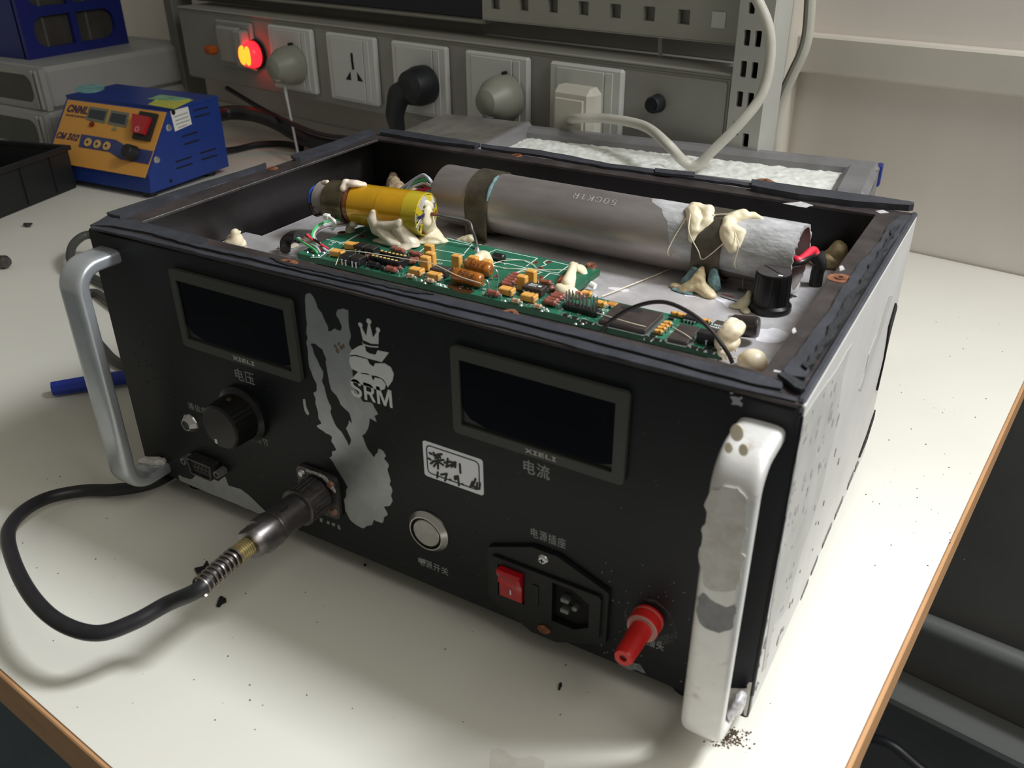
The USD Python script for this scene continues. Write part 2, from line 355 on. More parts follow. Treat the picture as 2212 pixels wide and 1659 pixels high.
# the workbench
ta, tb = at(0, 1459, 2, 0), at(224, 1659, 2, 0); tc, td = at(1839, 1659, 2, 0), at(2212, 839, 2, 0)
e1 = (tb-ta)/np.linalg.norm(tb-ta); e2 = (td-tc)/np.linalg.norm(td-tc)
k = np.linalg.solve(np.array([e1[:2], -e2[:2]]).T, (tc-ta)[:2]); CORN = ta+e1*k[0]
def tohit(p, d):                                                  # from p along d to the wall
    return p+d*(np.dot(S0+WN*WOFF-p, WN)/np.dot(d, WN))
q1 = tohit(CORN, e2); q0 = CORN-e1*1.75; q2 = tohit(q0, e2)
top2d = Polygon([CORN[:2], q1[:2], q2[:2], q0[:2]])
bench = Thing("workbench", "cream laminate workbench top with an orange-brown wood edge band", "table", (*CORN[:2], -.75))
bench.add("table_top", flat(top2d.buffer(-.0022, join_style=2), -.027, 0), TABLE, smooth=False)
def band(p, q, out):
    d = (q-p)/np.linalg.norm(q-p); L = np.linalg.norm(q-p); b = cbox((0, 0, -.0275), (L, .0021, -.0003), .0006)
    return trimesh.Trimesh(p+np.outer(b.vertices[:, 0], d)+np.outer(b.vertices[:, 1], -np.asarray(out))+np.outer(b.vertices[:, 2], Z), b.faces, process=False)
o1 = np.array([e1[1], -e1[0], 0]); o2 = np.array([e2[1], -e2[0], 0])
bench.add("edge_band", band(q0, CORN, o1), WOOD, smooth=False); bench.add("edge_band", band(CORN, q1, o2), WOOD, smooth=False)
for a, b in ((.06, .06), (.06, .60), (1.6, .06), (1.6, .60)):
    p = CORN-e1*a+e2*b; bench.add("leg", cboxc((p[0], p[1], -.3885), (.04, .04, .723), .003), POSTM)

bench.add("water_mark", flat(rag(union_all([Polygon([at(u, v, 2, 0)[:2] for u, v in ((1062, 1622), (1085, 1616), (1096, 1630), (1120, 1640), (1150, 1634), (1178, 1644), (1170, 1668), (1100, 1672), (1058, 1660))])]), .0012, .003, 2), 0, .00008), mat("water_mark", (.62, .595, .52), .5, var=.08, vs=120), smooth=False)
# pipe and ledge low on the wall, right of the bench
ps, pz = wpx(2010, 1350, WOFF+.02); ps2, pz2 = wpx(2212, 1432, WOFF+.02)
single("conduit_pipe", tube([wp(ps-.5, pz-(pz2-pz)/(ps2-ps)*.5, WOFF+.02), wp(ps2+.6, pz2+(pz2-pz)/(ps2-ps)*.6, WOFF+.02)], .011, 16), PIPE, "dark grey pipe running level along the low wall beyond the bench", "pipe")
ps, pz = wpx(1950, 1500, WOFF+.01); ps2, pz2 = wpx(2212, 1590, WOFF+.01)
single("wall_ledge", wbox(ps-.5, ps2+.6, pz2-.01, pz2+.004, WOFF+.001, WOFF+.05, .003), PIPE, "thin dark ledge on the wall below the grey pipe", "ledge")
single("floor_cable", tube([wp(*wpx(1870, 1590, WOFF+.06), WOFF+.06), wp(*wpx(1930, 1612, WOFF+.06), WOFF+.06), wp(*wpx(2010, 1675, WOFF+.06), WOFF+.06), wp(*wpx(2120, 1720, WOFF+.06), WOFF+.06)], .006), RUBBER, "black cable hanging low in the dark under the ledge", "cable")

# ================================================================== RACK WITH SOCKET STRIP
sL, sR = wpx(392, 60)[0], wpx(1577, 230)[0]; zT, zB = .1660, .0735
strip = Thing("socket_strip", "long grey power raceway carrying a row of white sockets on the wall", "power strip", wp((sL+sR)/2, zB, -.05), WA)
strip.add("strip_body", wbox(sL, sR, zB, zT-.0005, -.055, -.0012, .001), RACK)
holes = [rrect(k*.113+.002, .1602-.0742, k*.113+.084, .1582, .003) for k in range(5)]
strip.add("strip_face", wslab(sbox(sL, zB+.002, sR-.002, zT-.004), -.0012, 0), FACE, smooth=False)
strip.add("top_lip", wbox(sL, sR, zT-.0005, zT+.002, -.055, .002, .001), RACK)
s_e = wpx(1349, 200)[0]
strip.add("end_cover", wslab(rrect(s_e, zB+.002, sR-.004, zT-.006, .002), 0, .0015), FACE, smooth=False)
ks, kz = wpx(1424, 222)
strip.add("fuse_knob", T(cyl(wp(ks, kz, .0015), wp(ks, kz, .014), .0085, 20, .0075, .001)), PLUGK)
strip.add("fuse_cap", cyl(wp(ks, kz, .014), wp(ks, kz, .0165), .0055, 16), BLACK)
# breaker behind its clear cover
b0, b1 = wpx(472, 48)[0], wpx(549, 62)[0]
strip.add("breaker_cover", wbox(b0, b1, .098, .158, 0, .006, .002), GREYBOX)
strip.add("breaker", wbox(b0+.012, b1-.018, .106, .152, .006, .016, .003), RACK)
strip.add("breaker_window", wbox(b1-.022, b1-.004, .104, .150, .006, .020, .002), GREYBOX)
strip.add("breaker_toggle", wbox(b0-.002, b0+.016, .116, .127, .016, .030, .003), mat("toggle_orange", (.42, .09, .01), .4))
# red pilot lamp
ls, lz = wpx(557, 116)
lamp = Thing("pilot_lamp", "glowing red pilot lamp on the raceway beside the breaker", "lamp", wp(ls, lz, 0), WA)
lamp.add("lamp_ring", cyl(wp(ls, lz, .0002), wp(ls, lz, .006), .0185, 32, ch=.001), PLUGK)
lamp.add("lens", lathe([(0, 0), (.0165, 0), (.0160, .008), (.0135, .013), (.0085, .0155), (0, .0162)], wp(ls, lz, .006), WN), LAMP_R, smooth=True)
for dx in (-.0045, .0058):
    g = trimesh.creation.icosphere(3, 1.0); g.apply_scale((.0082 if dx < 0 else .0056, .0122, .0035)); lamp.add("bulb_glow", T(g, frame(WD, Z, WN), wp(ls+dx, lz, .0203)), LAMP_O, smooth=True)

PN = ["white socket plate beside the red pilot lamp, grey plug in it", "empty white socket plate with five pin holes", "white socket plate holding the black plug", "white socket plate holding the round grey plug, fourth along the strip", "white socket plate holding the square white plug, nearest the end cover"]
for k in range(5):
    s = k*.113; zb = .1602-.0772
    t = Thing("wall_socket", PN[k], "socket", wp(s+.043, zb, 0), WA)
    t.add("frame", wbox(s, s+.086, zb, .1602, .0002, .0075, .0022), PLATEW)
    t.add("cover", wbox(s+.010, s+.066, zb+.004, .1562, .0075, .0088, .0008), PLATEW)
    t.add("side_strip", wbox(s+.0675, s+.076, zb+.004, .1562, .0075, .0086, .0005), PLATEW)
    if k == 1:
        c = wpx(763, 160, .009)
        for u, v, a, w, h in ((760, 126, 0, .0040, .0085), (762, 142, 0, .0040, .0055)):
            q = wpx(u, v, .009); t.add("pin_hole", wslab(ribbon([(q[0], q[1]-h/2), (q[0], q[1]+h/2)], w), .0088, .0091), INK_K, smooth=False)
        for u, v, sg in ((753, 165, 1), (777, 168, -1)):
            q = wpx(u, v, .009); t.add("pin_hole", wslab(Polygon([(q[0]-sg*.0055, q[1]-.004), (q[0]+sg*.004, q[1]-.004), (q[0]+sg*.004, q[1]+.006)]), .0088, .0091), INK_K, smooth=False)

def round_plug(name, u, v, mtl, label, r=.0235, down=True):
    s, z = wpx(u, v, .02)
    t = Thing(name, label, "plug", wp(s, z, .0095), WA)
    prof = [(0, 0), (r, 0), (r*1.0, .010), (r*.92, .020), (r*.55, .034), (r*.3, .0365), (0, .037)]
    b = lathe(prof, wp(s, z, .0095), WN, 40)
    t.add("plug_body", b, mtl)
    t.add("grip", wbox(s-r*.30, s+r*.30, z-r*.80, z+r*.55, .030, .044, .004), mtl)
    if down: t.add("cord", tube([wp(s-.004, z-.016, .022), wp(s-.006, z-.030, .024), wp(s-.006, max(z-.055, .006), .022), wp(s-.007, .004, .016)], [.0035, .0022, .0016, .0016]), PLATEW)
    t.add("rim_notch", wbox(s-.0015, s+.0015, z+r*.92, z+r*1.12, .0095, .016, .0005), INK_K)
    return t
round_plug("grey_plug", 622, 142, PLUGG, "round grey plug in the socket beside the red pilot lamp")
round_plug("grey_plug", 1080, 214, PLUGG, "round grey plug in the fourth socket, above the grey lid")
s, z = wpx(905, 186, .02)
bp = Thing("black_plug", "black angled mains plug hanging from the third socket", "plug", wp(s, z, .0095), WA)
bp.add("plug_body", lathe([(0, 0), (.021, 0), (.0215, .012), (.018, .026), (.010, .032), (0, .033)], wp(s, z, .0095), WN, 32), PLUGK)
bp.add("plug_arm", goo([[(wp(s, z, .026), .0125), (wp(s-.016, z-.008, .036), .0125), (wp(s-.021, z-.030, .040), .0105), (wp(s-.020, z-.060, .036), .0075)]], .004, 0, it=3), PLUGK, smooth=True)
bp.add("cord", tube([wp(s-.020, z-.058, .036), wp(s-.020, .03, .03), wp(s-.025, .006, .02), wp(s-.06, .005, .01)], .0042), PLUGK)
s, z = wpx(1247, 236, .02)
wq = Thing("white_plug", "square white plug in the last socket with a white lead", "plug", wp(s, z, .0095), WA)
wq.add("plug_body", wbox(s-.0245, s+.0245, z-.034, z+.022, .0090, .032, .006), PLUGW)
wq.add("raised_panel", wbox(s-.0175, s+.0165, z-.030, z+.012, .032, .0345, .003), PLUGW)

# white lead: out of the square plug, over the lid, down to the rim and up to the top of the rack
def dp(u, v, y): return at(u, v, 1, y)
lead = [wp(s, z-.008, .033), dp(1250, 256, .492), dp(1310, 256, .487), dp(1390, 272, .47), at(1440, 310, 2, .124), at(1478, 349, 2, .1075), at(1505, 357, 2, .1050), at(1540, 325, 2, .118), dp(1600, 265, .465), dp(1645, 205, .475), dp(1663, 130, .48), dp(1660, 60, .48), dp(1636, 0, .48), dp(1604, -60, .482), wp(.648, .32, .022), wp(.645, .42, .012), wp(.645, .60, .010)]
single("white_lead", tube(lead, .0043, 14), CABLEW, "thick white lead looping down from the rack onto the grey lid", "cable")

# upright, panel with square holes, dark panel, backboard
p0, p1 = sR+.0008, wpx(1662, 120, .004)[0]
post = Thing("slotted_upright", "grey steel upright with paired slots at the right end of the rack", "rack post", wp((p0+p1)/2, 0, -.03), WA)
slots = []
for u, v0, v1 in ((1622, 5, 30), (1611, 64, 99), (1635, 66, 102), (1603, 131, 167), (1627, 134, 170), (1595, 197, 231), (1618, 200, 235), (1587, 262, 292), (1608, 288, 318)):
    a, z0 = wpx(u, v1, .004); b, z1 = wpx(u, v0, .004); slots.append(rrect(a-.0030, z0, a+.0030, z1, .001))
web = sbox(p0, 0.001, p1, .60).difference(union_all(slots))
post.add("web", wslab(web, 0, .004), POSTM, smooth=False)
post.add("channel_back", wbox(p0+.001, p1-.001, .001, .60, -.030, -.026, .0005), RUST_D)
post.add("flange", wbox(p1-.003, p1, .001, .60, -.030, -.0001, .0005), POSTM); post.add("flange", wbox(p0, p0+.0015, .001, .60, -.030, 0, .0005), POSTM)
c0 = wpx(368, 40, -.02)[0]
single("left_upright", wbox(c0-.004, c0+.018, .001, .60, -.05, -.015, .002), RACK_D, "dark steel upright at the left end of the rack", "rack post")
PO = -.024; h0 = wpx(1050, 20, PO)[0]; h1 = wpx(1614, 60, PO)[0]; hz = (wpx(1050, 39, PO)[1]+wpx(1610, 97, PO)[1])/2
pun = Thing("perforated_panel", "pale grey rack panel with a row of square holes", "panel", wp((h0+h1)/2, hz, 0), WA)
sq = []
for u, v in ((1069, 6), (1131, 9), (1194, 13), (1260, 18), (1329, 24), (1402, 30), (1477, 37)):
    a, b = wpx(u, v, PO+.006); sq.append(sbox(a-.0062, b-.0062, a+.0062, b+.0062))
a, b = wpx(1553, 43, PO+.006); plug_sq = sbox(a-.0062, b-.0062, a+.0062, b+.0062)
row = union_all([affinity.translate(x, 0, .05) for x in sq+[plug_sq]]+sq)
pun.add("sheet", wslab(sbox(h0, hz, h1, .60).difference(row), PO, PO+.006), RACK, smooth=False)
pun.add("folded_edge", wbox(h0, h1, hz-.001, hz+.001, PO-.02, PO+.006, .0004), RACK)
pun.add("backing", wbox(h0, h1, hz+.0011, .60, PO-.004, PO-.002, .0004), mat("rack_mid_grey", (.27, .265, .235), .5))
pun.add("hole_plug", wslab(plug_sq.buffer(.0004), PO+.006, PO+.0068), PLATEW, smooth=False)
d0_ = wpx(700, 0)[0]
single("navy_panel", wbox(d0_-.12, h0-.0005, hz, .60, PO-.006, PO+.004, .001), NAVY, "dark navy panel hanging beside the panel with square holes", "panel")
single("rack_shelf", wbox(c0+.02, h0-.001, hz-.006, hz-.001, -.054, PO+.002, .002), RACK, "grey shelf lip under the dark navy panel", "shelf")
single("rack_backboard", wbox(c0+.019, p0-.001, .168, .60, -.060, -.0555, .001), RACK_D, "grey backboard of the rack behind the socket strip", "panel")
u0 = wpx(1428, 100, -.04)[0]
for dx in (0, .006):
    pass
single("thin_white_wire", tube([wp(u0, .168, -.04), wp(u0-.002, .19, -.041), wp(u0+.001, .23, -.04)], .0022, 8), CABLEW, "thin white wire dropping behind the panel with square holes", "wire")

# vertical trunking, the second cable and the level duct on the plaster
v0, v1 = wpx(1664, 100, WOFF+.045)[0], wpx(1697, 100, WOFF+.045)[0]
single("vertical_trunking", wbox(v0-.012, v1, .001, .9, WOFF, WOFF+.045, .006), DUCT, "cream vertical cable trunking on the wall right of the slotted upright", "trunking")
cs = [wpx(u, v, WOFF+.0515) for u, v in ((1752, -40), (1746, 60), (1735, 110), (1712, 160), (1690, 210), (1678, 260), (1672, 320), (1668, 380))]
single("wall_cable", tube([wp(a, b, WOFF+.0515) for a, b in cs], .0052, 12), CABLEW, "slim white cable hanging down the wall beside the trunking", "cable")
za = wpx(2212, 117, WOFF+.02)[1]; zb = wpx(2212, 212, WOFF+.02)[1]
single("wall_duct", wbox(v1-.002, 1.9, zb, za, WOFF, WOFF+.02, .002), DUCT, "level cream cable duct on the wall with dust along its top", "trunking")

# ================================================================== LEFT BACKGROUND
# soldering station
SB = at(326, 418, 2, .008); SC = at(486, 358, 2, .008); sy = math.radians(93.2)
SE = np.array([math.cos(sy), math.sin(sy), 0]); SX = np.array([math.sin(sy), -math.cos(sy), 0])     # back along the side; to the right
st = Thing("soldering_station", "blue and yellow soldering station with a red rocker switch", "soldering station", SB-SX*.0815+SE*.06-Z*.008, sy-math.pi/2)
SW, SD, SH = .171, .126, .0935
prof = Polygon([(0, .008), (SD, .008), (SD, SH-.006), (SD-.004, SH-.001), (.0545, SH-.001), (.0505, SH-.002), (.0025, .0285)])
def sside(g, d0, d1): return slab(g, SB*[1, 1, 0], SE, Z, d0, d1)     # 2-D (back, z) on the right side; depth to the right
st.add("housing", sside(prof, -SW, 0), SBLUE, smooth=False)
A0 = np.array([.0025, .0285]); A1 = np.array([.0505, .0915]); sl = (A1-A0)/np.linalg.norm(A1-A0); LN = np.linalg.norm(A1-A0)
SV = SE*sl[0]+Z*sl[1]; SO = SB*[1, 1, 0]+SE*A0[0]+Z*A0[1]-SX*SW
def sf(g, d0, d1): return slab(g, SO, SX, SV, d0, d1)                 # 2-D on the sloping face, from its lower left corner
FN = np.cross(SX, SV)
def sfx(u, v):
    q = on(u, v, SO, FN); return float(np.dot(q-SO, SX)), float(np.dot(q-SO, SV))
st.add("lid_edge", sside(Polygon([(.0492, SH-.0030), (SD, SH-.0030), (SD, SH), (.0492, SH)]), -SW-.001, .001), SBLUE, smooth=False)
st.add("face_plate", sf(sbox(.004, -.004, SW-.004, LN-.004), 0, .001), SYEL, smooth=False)
bl = [sfx(u, v) for u, v in ((178, 291), (252, 303), (275, 317), (334, 328), (322, 356), (262, 345), (238, 329), (172, 318))]
fp = st.path+"/face_plate"
st.add("blue_band", sf(Polygon(bl).intersection(sbox(.004, -.004, SW-.004, LN)), .001, .0016), SBLUE_T, smooth=False)
for (u0, v0), (u1, v1) in (((189, 255), (237, 243)), ((235, 265), (281, 250))):
    pass
for c in (((196, 233), (236, 239), (228, 266), (189, 258)), ((243, 241), (280, 247), (273, 275), (235, 267))):
    w = st.add("display", sf(Polygon([sfx(*x) for x in c]).buffer(.001), .001, .0016), mat("display_rim", (.16, .17, .13), .5), smooth=False)
    st.add("screen", sf(Polygon([sfx(*x) for x in c]).buffer(-.0022), .0016, .0020), SDISP, smooth=False, parent=w)
sw = [sfx(*x) for x in ((308, 244), (344, 250), (326, 306), (291, 300))]
w = st.add("rocker_switch", sf(Polygon(sw).buffer(.0006), .001, .004), IC_B, smooth=False)
rk = Polygon([sfx(*x) for x in ((297, 252), (334, 260), (320, 296), (296, 292))])
st.add("rocker", sf(rk, .004, .0085), RED_SW, smooth=False, parent=w)
q = sfx(308, 286); st.add("rocker_mark", sf(Point(q).buffer(.0035).difference(Point(q).buffer(.0018)), .0085, .0088), mat("switch_pink", (.6, .2, .22), .5), smooth=False, parent=w)
q = sfx(201, 270); st.add("indicator", sf(Point(q).buffer(.0032), .001, .003), mat("led_red_off", (.17, .008, .006), .3))
q = sfx(251, 279); st.add("indicator", sf(Point(q).buffer(.0022), .001, .003), mat("led_green_off", (.16, .28, .18), .3))
for u, v in ((193, 309), (213, 313), (233.5, 317)):
    q = sfx(u, v); w = st.add("push_button", sf(Point(q).buffer(.0052), .0016, .003), mat("button_gold", (.58, .36, .12), .45)); st.add("button_arrow", sf(Point(q).buffer(.0016), .003, .0033), INK_K, parent=w, smooth=False)
q = sfx(291, 334); qq = SO+SX*q[0]+SV*q[1]
st.add("control_dial", cyl(qq+FN*.0014, qq+FN*.014, .0095, 24, .0075, .001), PLUGK)
q0_, q1_ = sfx(147, 226), sfx(188, 236)
st.add("logo_lettering", sf(fit(affinity.skew(glyphs("CNNL", .01, "Inter", .02, 4), xs=14), .009, LN-.0195, .044, h=.0100), .001, .0014), mat("station_print", (.05, .025, .06), .6), smooth=False)
q0_, q1_ = sfx(146, 235), sfx(190, 243)
st.add("small_lettering", sf(fit(glyphs("instrument", .01, "Inter", .02, 2), .010, LN-.0245, .047, h=.0030), .001, .0013), MATS["station_print"], smooth=False)
q0_, q1_ = sfx(121, 300), sfx(166, 308)
st.add("model_lettering", sf(fit(affinity.skew(glyphs("CM 302", .01, "Inter", .02, 4), xs=12), .006, .0255, .044, h=.0085), .001, .0014), MATS["station_print"], smooth=False)
for u, v in ((365, 276), (339, 345)):
    q = on(u, v, SB, SX); w = st.add("screw", lathe([(0, .0018), (.0032, .0014), (.0042, 0), (0, 0)], q, SX, 18), TIN)
def sidepx(u, v):
    q = on(u, v, SB, SX); return float(np.dot(q-SB, SE)), float(q[2])
for a, b in (((418, 239), (449, 231)), ((421, 253), (452, 245)), ((394, 295), (426, 285)), ((398, 312), (430, 302)), ((433, 331), (465, 321)), ((436, 345), (468, 335)), ((380, 350), (413, 339)), ((382, 364), (415, 353))):
    st.add("vent_slot", sside(ribbon([sidepx(*a), sidepx(*b)], .0017), -.001, .0003), RUST_D, smooth=False)
q = sidepx(369, 391); st.add("hole", sside(Point(q).buffer(.0022), -.001, .0003), RUST_D, smooth=False)
lw = Polygon([sidepx(*x) for x in ((366, 236), (404, 224), (414, 268), (378, 284))])
w = st.add("white_label", sside(lw, 0, .0004), STK_W, smooth=False, label="white inspection label on the blue side")
cx_, cz_ = lw.centroid.coords[0]
st.add("label_mark", sside(Point(sidepx(374, 243)).buffer(.0028), .0004, .0006), INK_K, smooth=False, parent=w)
for (u0, v0), (u1, v1) in (((376, 253), (404, 243)), ((379, 261), (405, 252)), ((380, 269), (408, 259)), ((385, 276), (403, 269))):
    st.add("label_lettering", sside(ribbon([sidepx(u0, v0), sidepx(u1, v1)], .0012), .0004, .0006), mat("print_grey_soft", (.33, .33, .32), .6), smooth=False, parent=w)
def stop(u, v): return at(u, v, 2, SH)[:2]
st.add("yellow_sticker", flat(Polygon([stop(*x) for x in ((320, 226), (350, 207), (417, 216), (376, 236))]), SH, SH+.0003), STK_Y, smooth=False)
st.add("green_sticker", flat(Polygon([stop(*x) for x in ((318, 215), (347, 205), (412, 214), (380, 219))]), SH+.0003, SH+.0006), STK_G, smooth=False)
st.add("round_sticker", flat(Polygon([stop(194+32*math.cos(a), 192+9*math.sin(a)-math.cos(a)*2) for a in np.linspace(0, 6.28, 30)[:-1]]).buffer(0), SH, SH+.0004), STK_T)
for a, b in ((.012, .015), (.012, SW-.015), (SD-.02, .015), (SD-.02, SW-.015)):
    p = SB*[1, 1, 0]+SE*a-SX*b; st.add("foot", cyl(p, p+Z*.0085, .008, 20, ch=.001), PLUGK)

# black bin at the left edge
BA = at(184, 398, 2, 0); BB = at(0, 473, 2, 0); bd = (BB-BA)/np.linalg.norm(BB-BA); BA = BA+bd*.014; bn = np.array([bd[1], -bd[0], 0])
if np.dot(bn, X) > 0: bn = -bn                                   # into the bin, away from the seen side
bh = .050; bl_, bw_ = .21, .155
tub = Thing("black_bin", "open black plastic parts bin left of the soldering station", "bin", BA+bd*bl_/2+bn*bw_/2, 0)
def bxy(a, b): return (BA+bd*a+bn*b)[:2]
def quad(a0, a1, b0, b1): return Polygon([bxy(a0, b0), bxy(a1, b0), bxy(a1, b1), bxy(a0, b1)])
tub.add("side_wall", flat(quad(0, bl_, 0, bw_).difference(quad(.003, bl_-.003, .003, bw_-.003)), .002, bh-.004), BIN, smooth=False)
tub.add("rim", flat(quad(-.003, bl_+.003, -.003, bw_+.003).difference(quad(.003, bl_-.003, .003, bw_-.003)), bh-.005, bh), BIN, smooth=False)
tub.add("bottom", flat(quad(.0005, bl_-.0005, .0005, bw_-.0005), 0, .003), BIN, smooth=False)
for i in range(4):
    tub.add("rib", flat(quad(.03+i*.045, .032+i*.045, -.0015, .0005), .003, bh-.006), BIN, smooth=False)

# two grey drawer boxes stacked, a blue organiser on top
gx, gy0, gy1 = -.727, .455, .716
def drawer_box(name, z0, z1, x, y0, y1, label):
    t = Thing(name, label, "drawer box", (x-.15, (y0+y1)/2, z0))
    t.add("shell", cbox((x-.32, y0+.006, z0), (x, y1, z1), .006), GREYBOX)
    fpl = sbox(x-.32, z0+.001, x-.001, z1-.001).difference(rrect(x-.30, z0+.010, x-.024, z1-.010, .013))
    t.add("front_frame", slab(fpl, (0, y0, 0), X, Z, -.008, 0), GREYBOX, smooth=False)
    w = t.add("drawer", cbox((x-.302, y0+.001, z0+.009), (x-.022, y0+.0058, z1-.009), .001), GREYWIN)
    for dx in (.006, .014): t.add("rib", cbox((x-dx-.0035, y0-.003, z0+.003), (x-dx, y0+.001, z1-.003), .001), GREYBOX)
drawer_box("grey_drawer_box", 0, .0545, gx+.006, gy0-.012, gy1, "grey plastic drawer box at the bottom of the stack")
drawer_box("grey_drawer_box", .0545, .1095, gx, gy0, gy1, "grey plastic drawer box on top of the stack, under the blue organiser")
oa = at(62, 130, 2, .1095); ob = at(277, 93, 2, .1095); od = (ob-oa)/np.linalg.norm(ob-oa); on_ = np.array([od[1], -od[0], 0]); OL = np.linalg.norm(ob-oa)
if on_[0] < 0: on_ = -on_                                        # towards the room
org = Thing("blue_organiser", "dark blue drawer organiser with smoky rounded windows on the grey boxes", "organiser", oa+od*OL/2-on_*.06)
cells = [rrect(.018, .012+i*.052, OL-.018, .052+i*.052, .018) for i in range(4)]
mid = sbox(OL*.50-.006, 0, OL*.50+.004, .25)
fr2 = sbox(0, 0, OL, .222).difference(union_all(cells).difference(mid))
OV = np.cross(od, Z)
def oslab(g, d0, d1):
    s = np.sign(np.dot(OV, on_)); a, b = (d0, d1) if s > 0 else (-d1, -d0); return slab(g, oa, od, Z, a, b)
org.add("frame", oslab(fr2, -.004, .002), ORGB, smooth=False)
org.add("case", oslab(sbox(.001, .0005, OL-.001, .2215), -.13, -.009), ORGB, smooth=False)
for i in range(4):
    for a, b in ((.016, OL*.5-.004), (OL*.5+.002, OL-.016)):
        w = org.add("drawer", oslab(sbox(a, .010+i*.052, b, .054+i*.052), -.009, -.0045), ORGW, smooth=False)
        org.add("divider", oslab(sbox(a+.020, .011+i*.052, a+.024, .050+i*.052), -.0045, -.0038), mat("divider_grey", (.10, .10, .10), .4), smooth=False, parent=w)

# black cables on the bench behind the station
def tz(u, v, z): return at(u, v, 2, z)
single("thick_black_hose", tube([SC-SX*.03+Z*.045, tz(478, 246, .052), tz(540, 246, .050), tz(590, 262, .04), tz(635, 287, .026), tz(672, 306, .0175), tz(730, 317, .012), tz(780, 320, .010)], .0095, 16), RUBBER, "thick black hose leaving the back of the soldering station", "hose")
single("black_power_lead", tube([SC-SX*.05+Z*.012, tz(500, 324, .006), tz(560, 312, .005), tz(620, 311, .005), tz(652, 320, .0045)], .0042, 10), RUBBER, "slim black lead lying on the bench below the thick hose", "cable")
single("wall_thin_lead", tube([wp(*wpx(490, 190, -.01), -.01), wp(*wpx(560, 232, 0), 0), wp(*wpx(620, 262, .02), .02), wp(*wpx(690, 290, .04), .04), wp(*wpx(760, 300, .05), .05)], .0032, 10), RUBBER, "thin black lead slanting down the wall under the raceway", "cable")

# ================================================================== GREY LID WITH GLASS WOOL BEHIND THE INSTRUMENT
LZ = .107
def lz(u, v, z=LZ): return at(u, v, 2, z)
la, lb, lc = lz(958, 249), lz(1905, 348), lz(1868, 428)
ld = (lb-la)/np.linalg.norm(lb-la); ln = np.array([ld[1], -ld[0], 0]); LL = np.linalg.norm(lb-la)
lid = Thing("insulated_lid", "grey metal lid lying open with white glass wool inside, behind the instrument", "lid", la+ld*LL/2+ln*.06-Z*LZ)
def lb2(a0, a1, b0, b1): return Polygon([(la+ld*a+ln*b)[:2] for a, b in ((a0, b0), (a1, b0), (a1, b1), (a0, b1))])
def lac(u, v, z=LZ):
    q = lz(u, v, z)-la; return float(np.dot(q, ld)), float(np.dot(q, ln))
ap, _ = lac(1150, 264); bp_ = .115
lid.add("outer_shell", flat(lb2(0, LL, .002, bp_).difference(lb2(.003, LL-.003, .005, bp_-.003)), .001, LZ-.006), LIDG, smooth=False)
lid.add("floor_pan", flat(lb2(.003, LL-.003, .005, bp_-.003), .001, .003), LIDG, smooth=False)
def rail(a0, a1, b0, b1, z0, z1, c=.004):
    b = cbox((a0, b0, z0), (a1, b1, z1), c); return trimesh.Trimesh(la*[1, 1, 0]+np.outer(b.vertices[:, 0], ld)+np.outer(b.vertices[:, 1], ln)+np.outer(b.vertices[:, 2], Z), b.faces[:, ::-1], process=False)
lid.add("back_rail", rail(ap, LL, 0, .017, LZ-.014, LZ), LIDG)
lid.add("front_rail", rail(ap, LL, bp_-.017, bp_, LZ-.014, LZ), LIDG)
lid.add("end_rail", rail(LL-.027, LL, .0165, bp_-.0165, LZ-.014, LZ, .005), LIDG)
lid.add("cover_plate", rail(0, ap, 0, bp_, LZ-.004, LZ+.002, .002), LIDP)
lid.add("plate_lip", rail(ap-.004, ap+.006, .002, bp_-.002, LZ-.012, LZ+.0035, .003), LIDG)
lid.add("blue_edge", rail(.03, ap-.03, -.004, 0, LZ-.012, LZ+.001, .001), LIDB)
lid.add("blue_edge", rail(LL-.003, LL+.002, -.003, .008, LZ-.020, LZ-.002, .001), LIDB)
gv, gf = [], []
nx, ny = 160, 44
for i in range(nx):
    for j in range(ny):
        a, b = ap+.006+(LL-.028-ap-.006)*i/(nx-1), .016+(bp_-.032)*j/(ny-1)
        p = la*[1, 1, 0]+ld*a+ln*b; gv.append([p[0], p[1], LZ-.0105+.0028*meshkit.fbm(np.array([a*260, b*260, 0.]), 4, 3)])
for i in range(nx-1):
    for j in range(ny-1):
        a = i*ny+j; gf += [[a, a+1, a+ny+1], [a, a+ny+1, a+ny]]
wool = trimesh.Trimesh(gv, gf, process=False)
if wool.face_normals[:, 2].mean() < 0: wool.invert()
lid.add("glass_wool", wool, WOOL, smooth=True, kind="stuff")
for i, (u, v) in enumerate(((1430, 336),)):
    a, b = lac(u, v); p = la*[1, 1, 0]+ld*a+ln*max(.004, b)
    lid.add("wool_tuft", goo([[(p+Z*(LZ+.0005), .0012), (p+ld*.006+Z*(LZ+.0012), .0016, (1, 1, .5)), (p+ld*.012+ln*.002+Z*(LZ+.0004), .0009)]], .0006, .0004, i), WOOL, smooth=True)
bg = [tz(u, v, z) for u, v, z in ((1935, 420, .03),)]
pb = lc+ln*.012+ld*.02
bag = Thing("plastic_bag", "crumpled clear plastic bag of dirty wool beside the grey lid", "bag", (pb[0], pb[1], 0))
bg2 = goo([[(np.array([*(lc+ld*.014)[:2], .052]), .009, (.5, 1.2, 1)), (np.array([*(lc+ld*.020)[:2], .030]), .015, (.7, 1.3, 1)), (np.array([*(lc+ld*.024+ln*.02)[:2], .012]), .011, (1.2, 1.2, .9))]], .003, .006, 4, 260, 1)
bag.add("bag_body", bg2, mat("bag_white", (.62, .60, .56), .35, var=.15, vs=90), smooth=True)

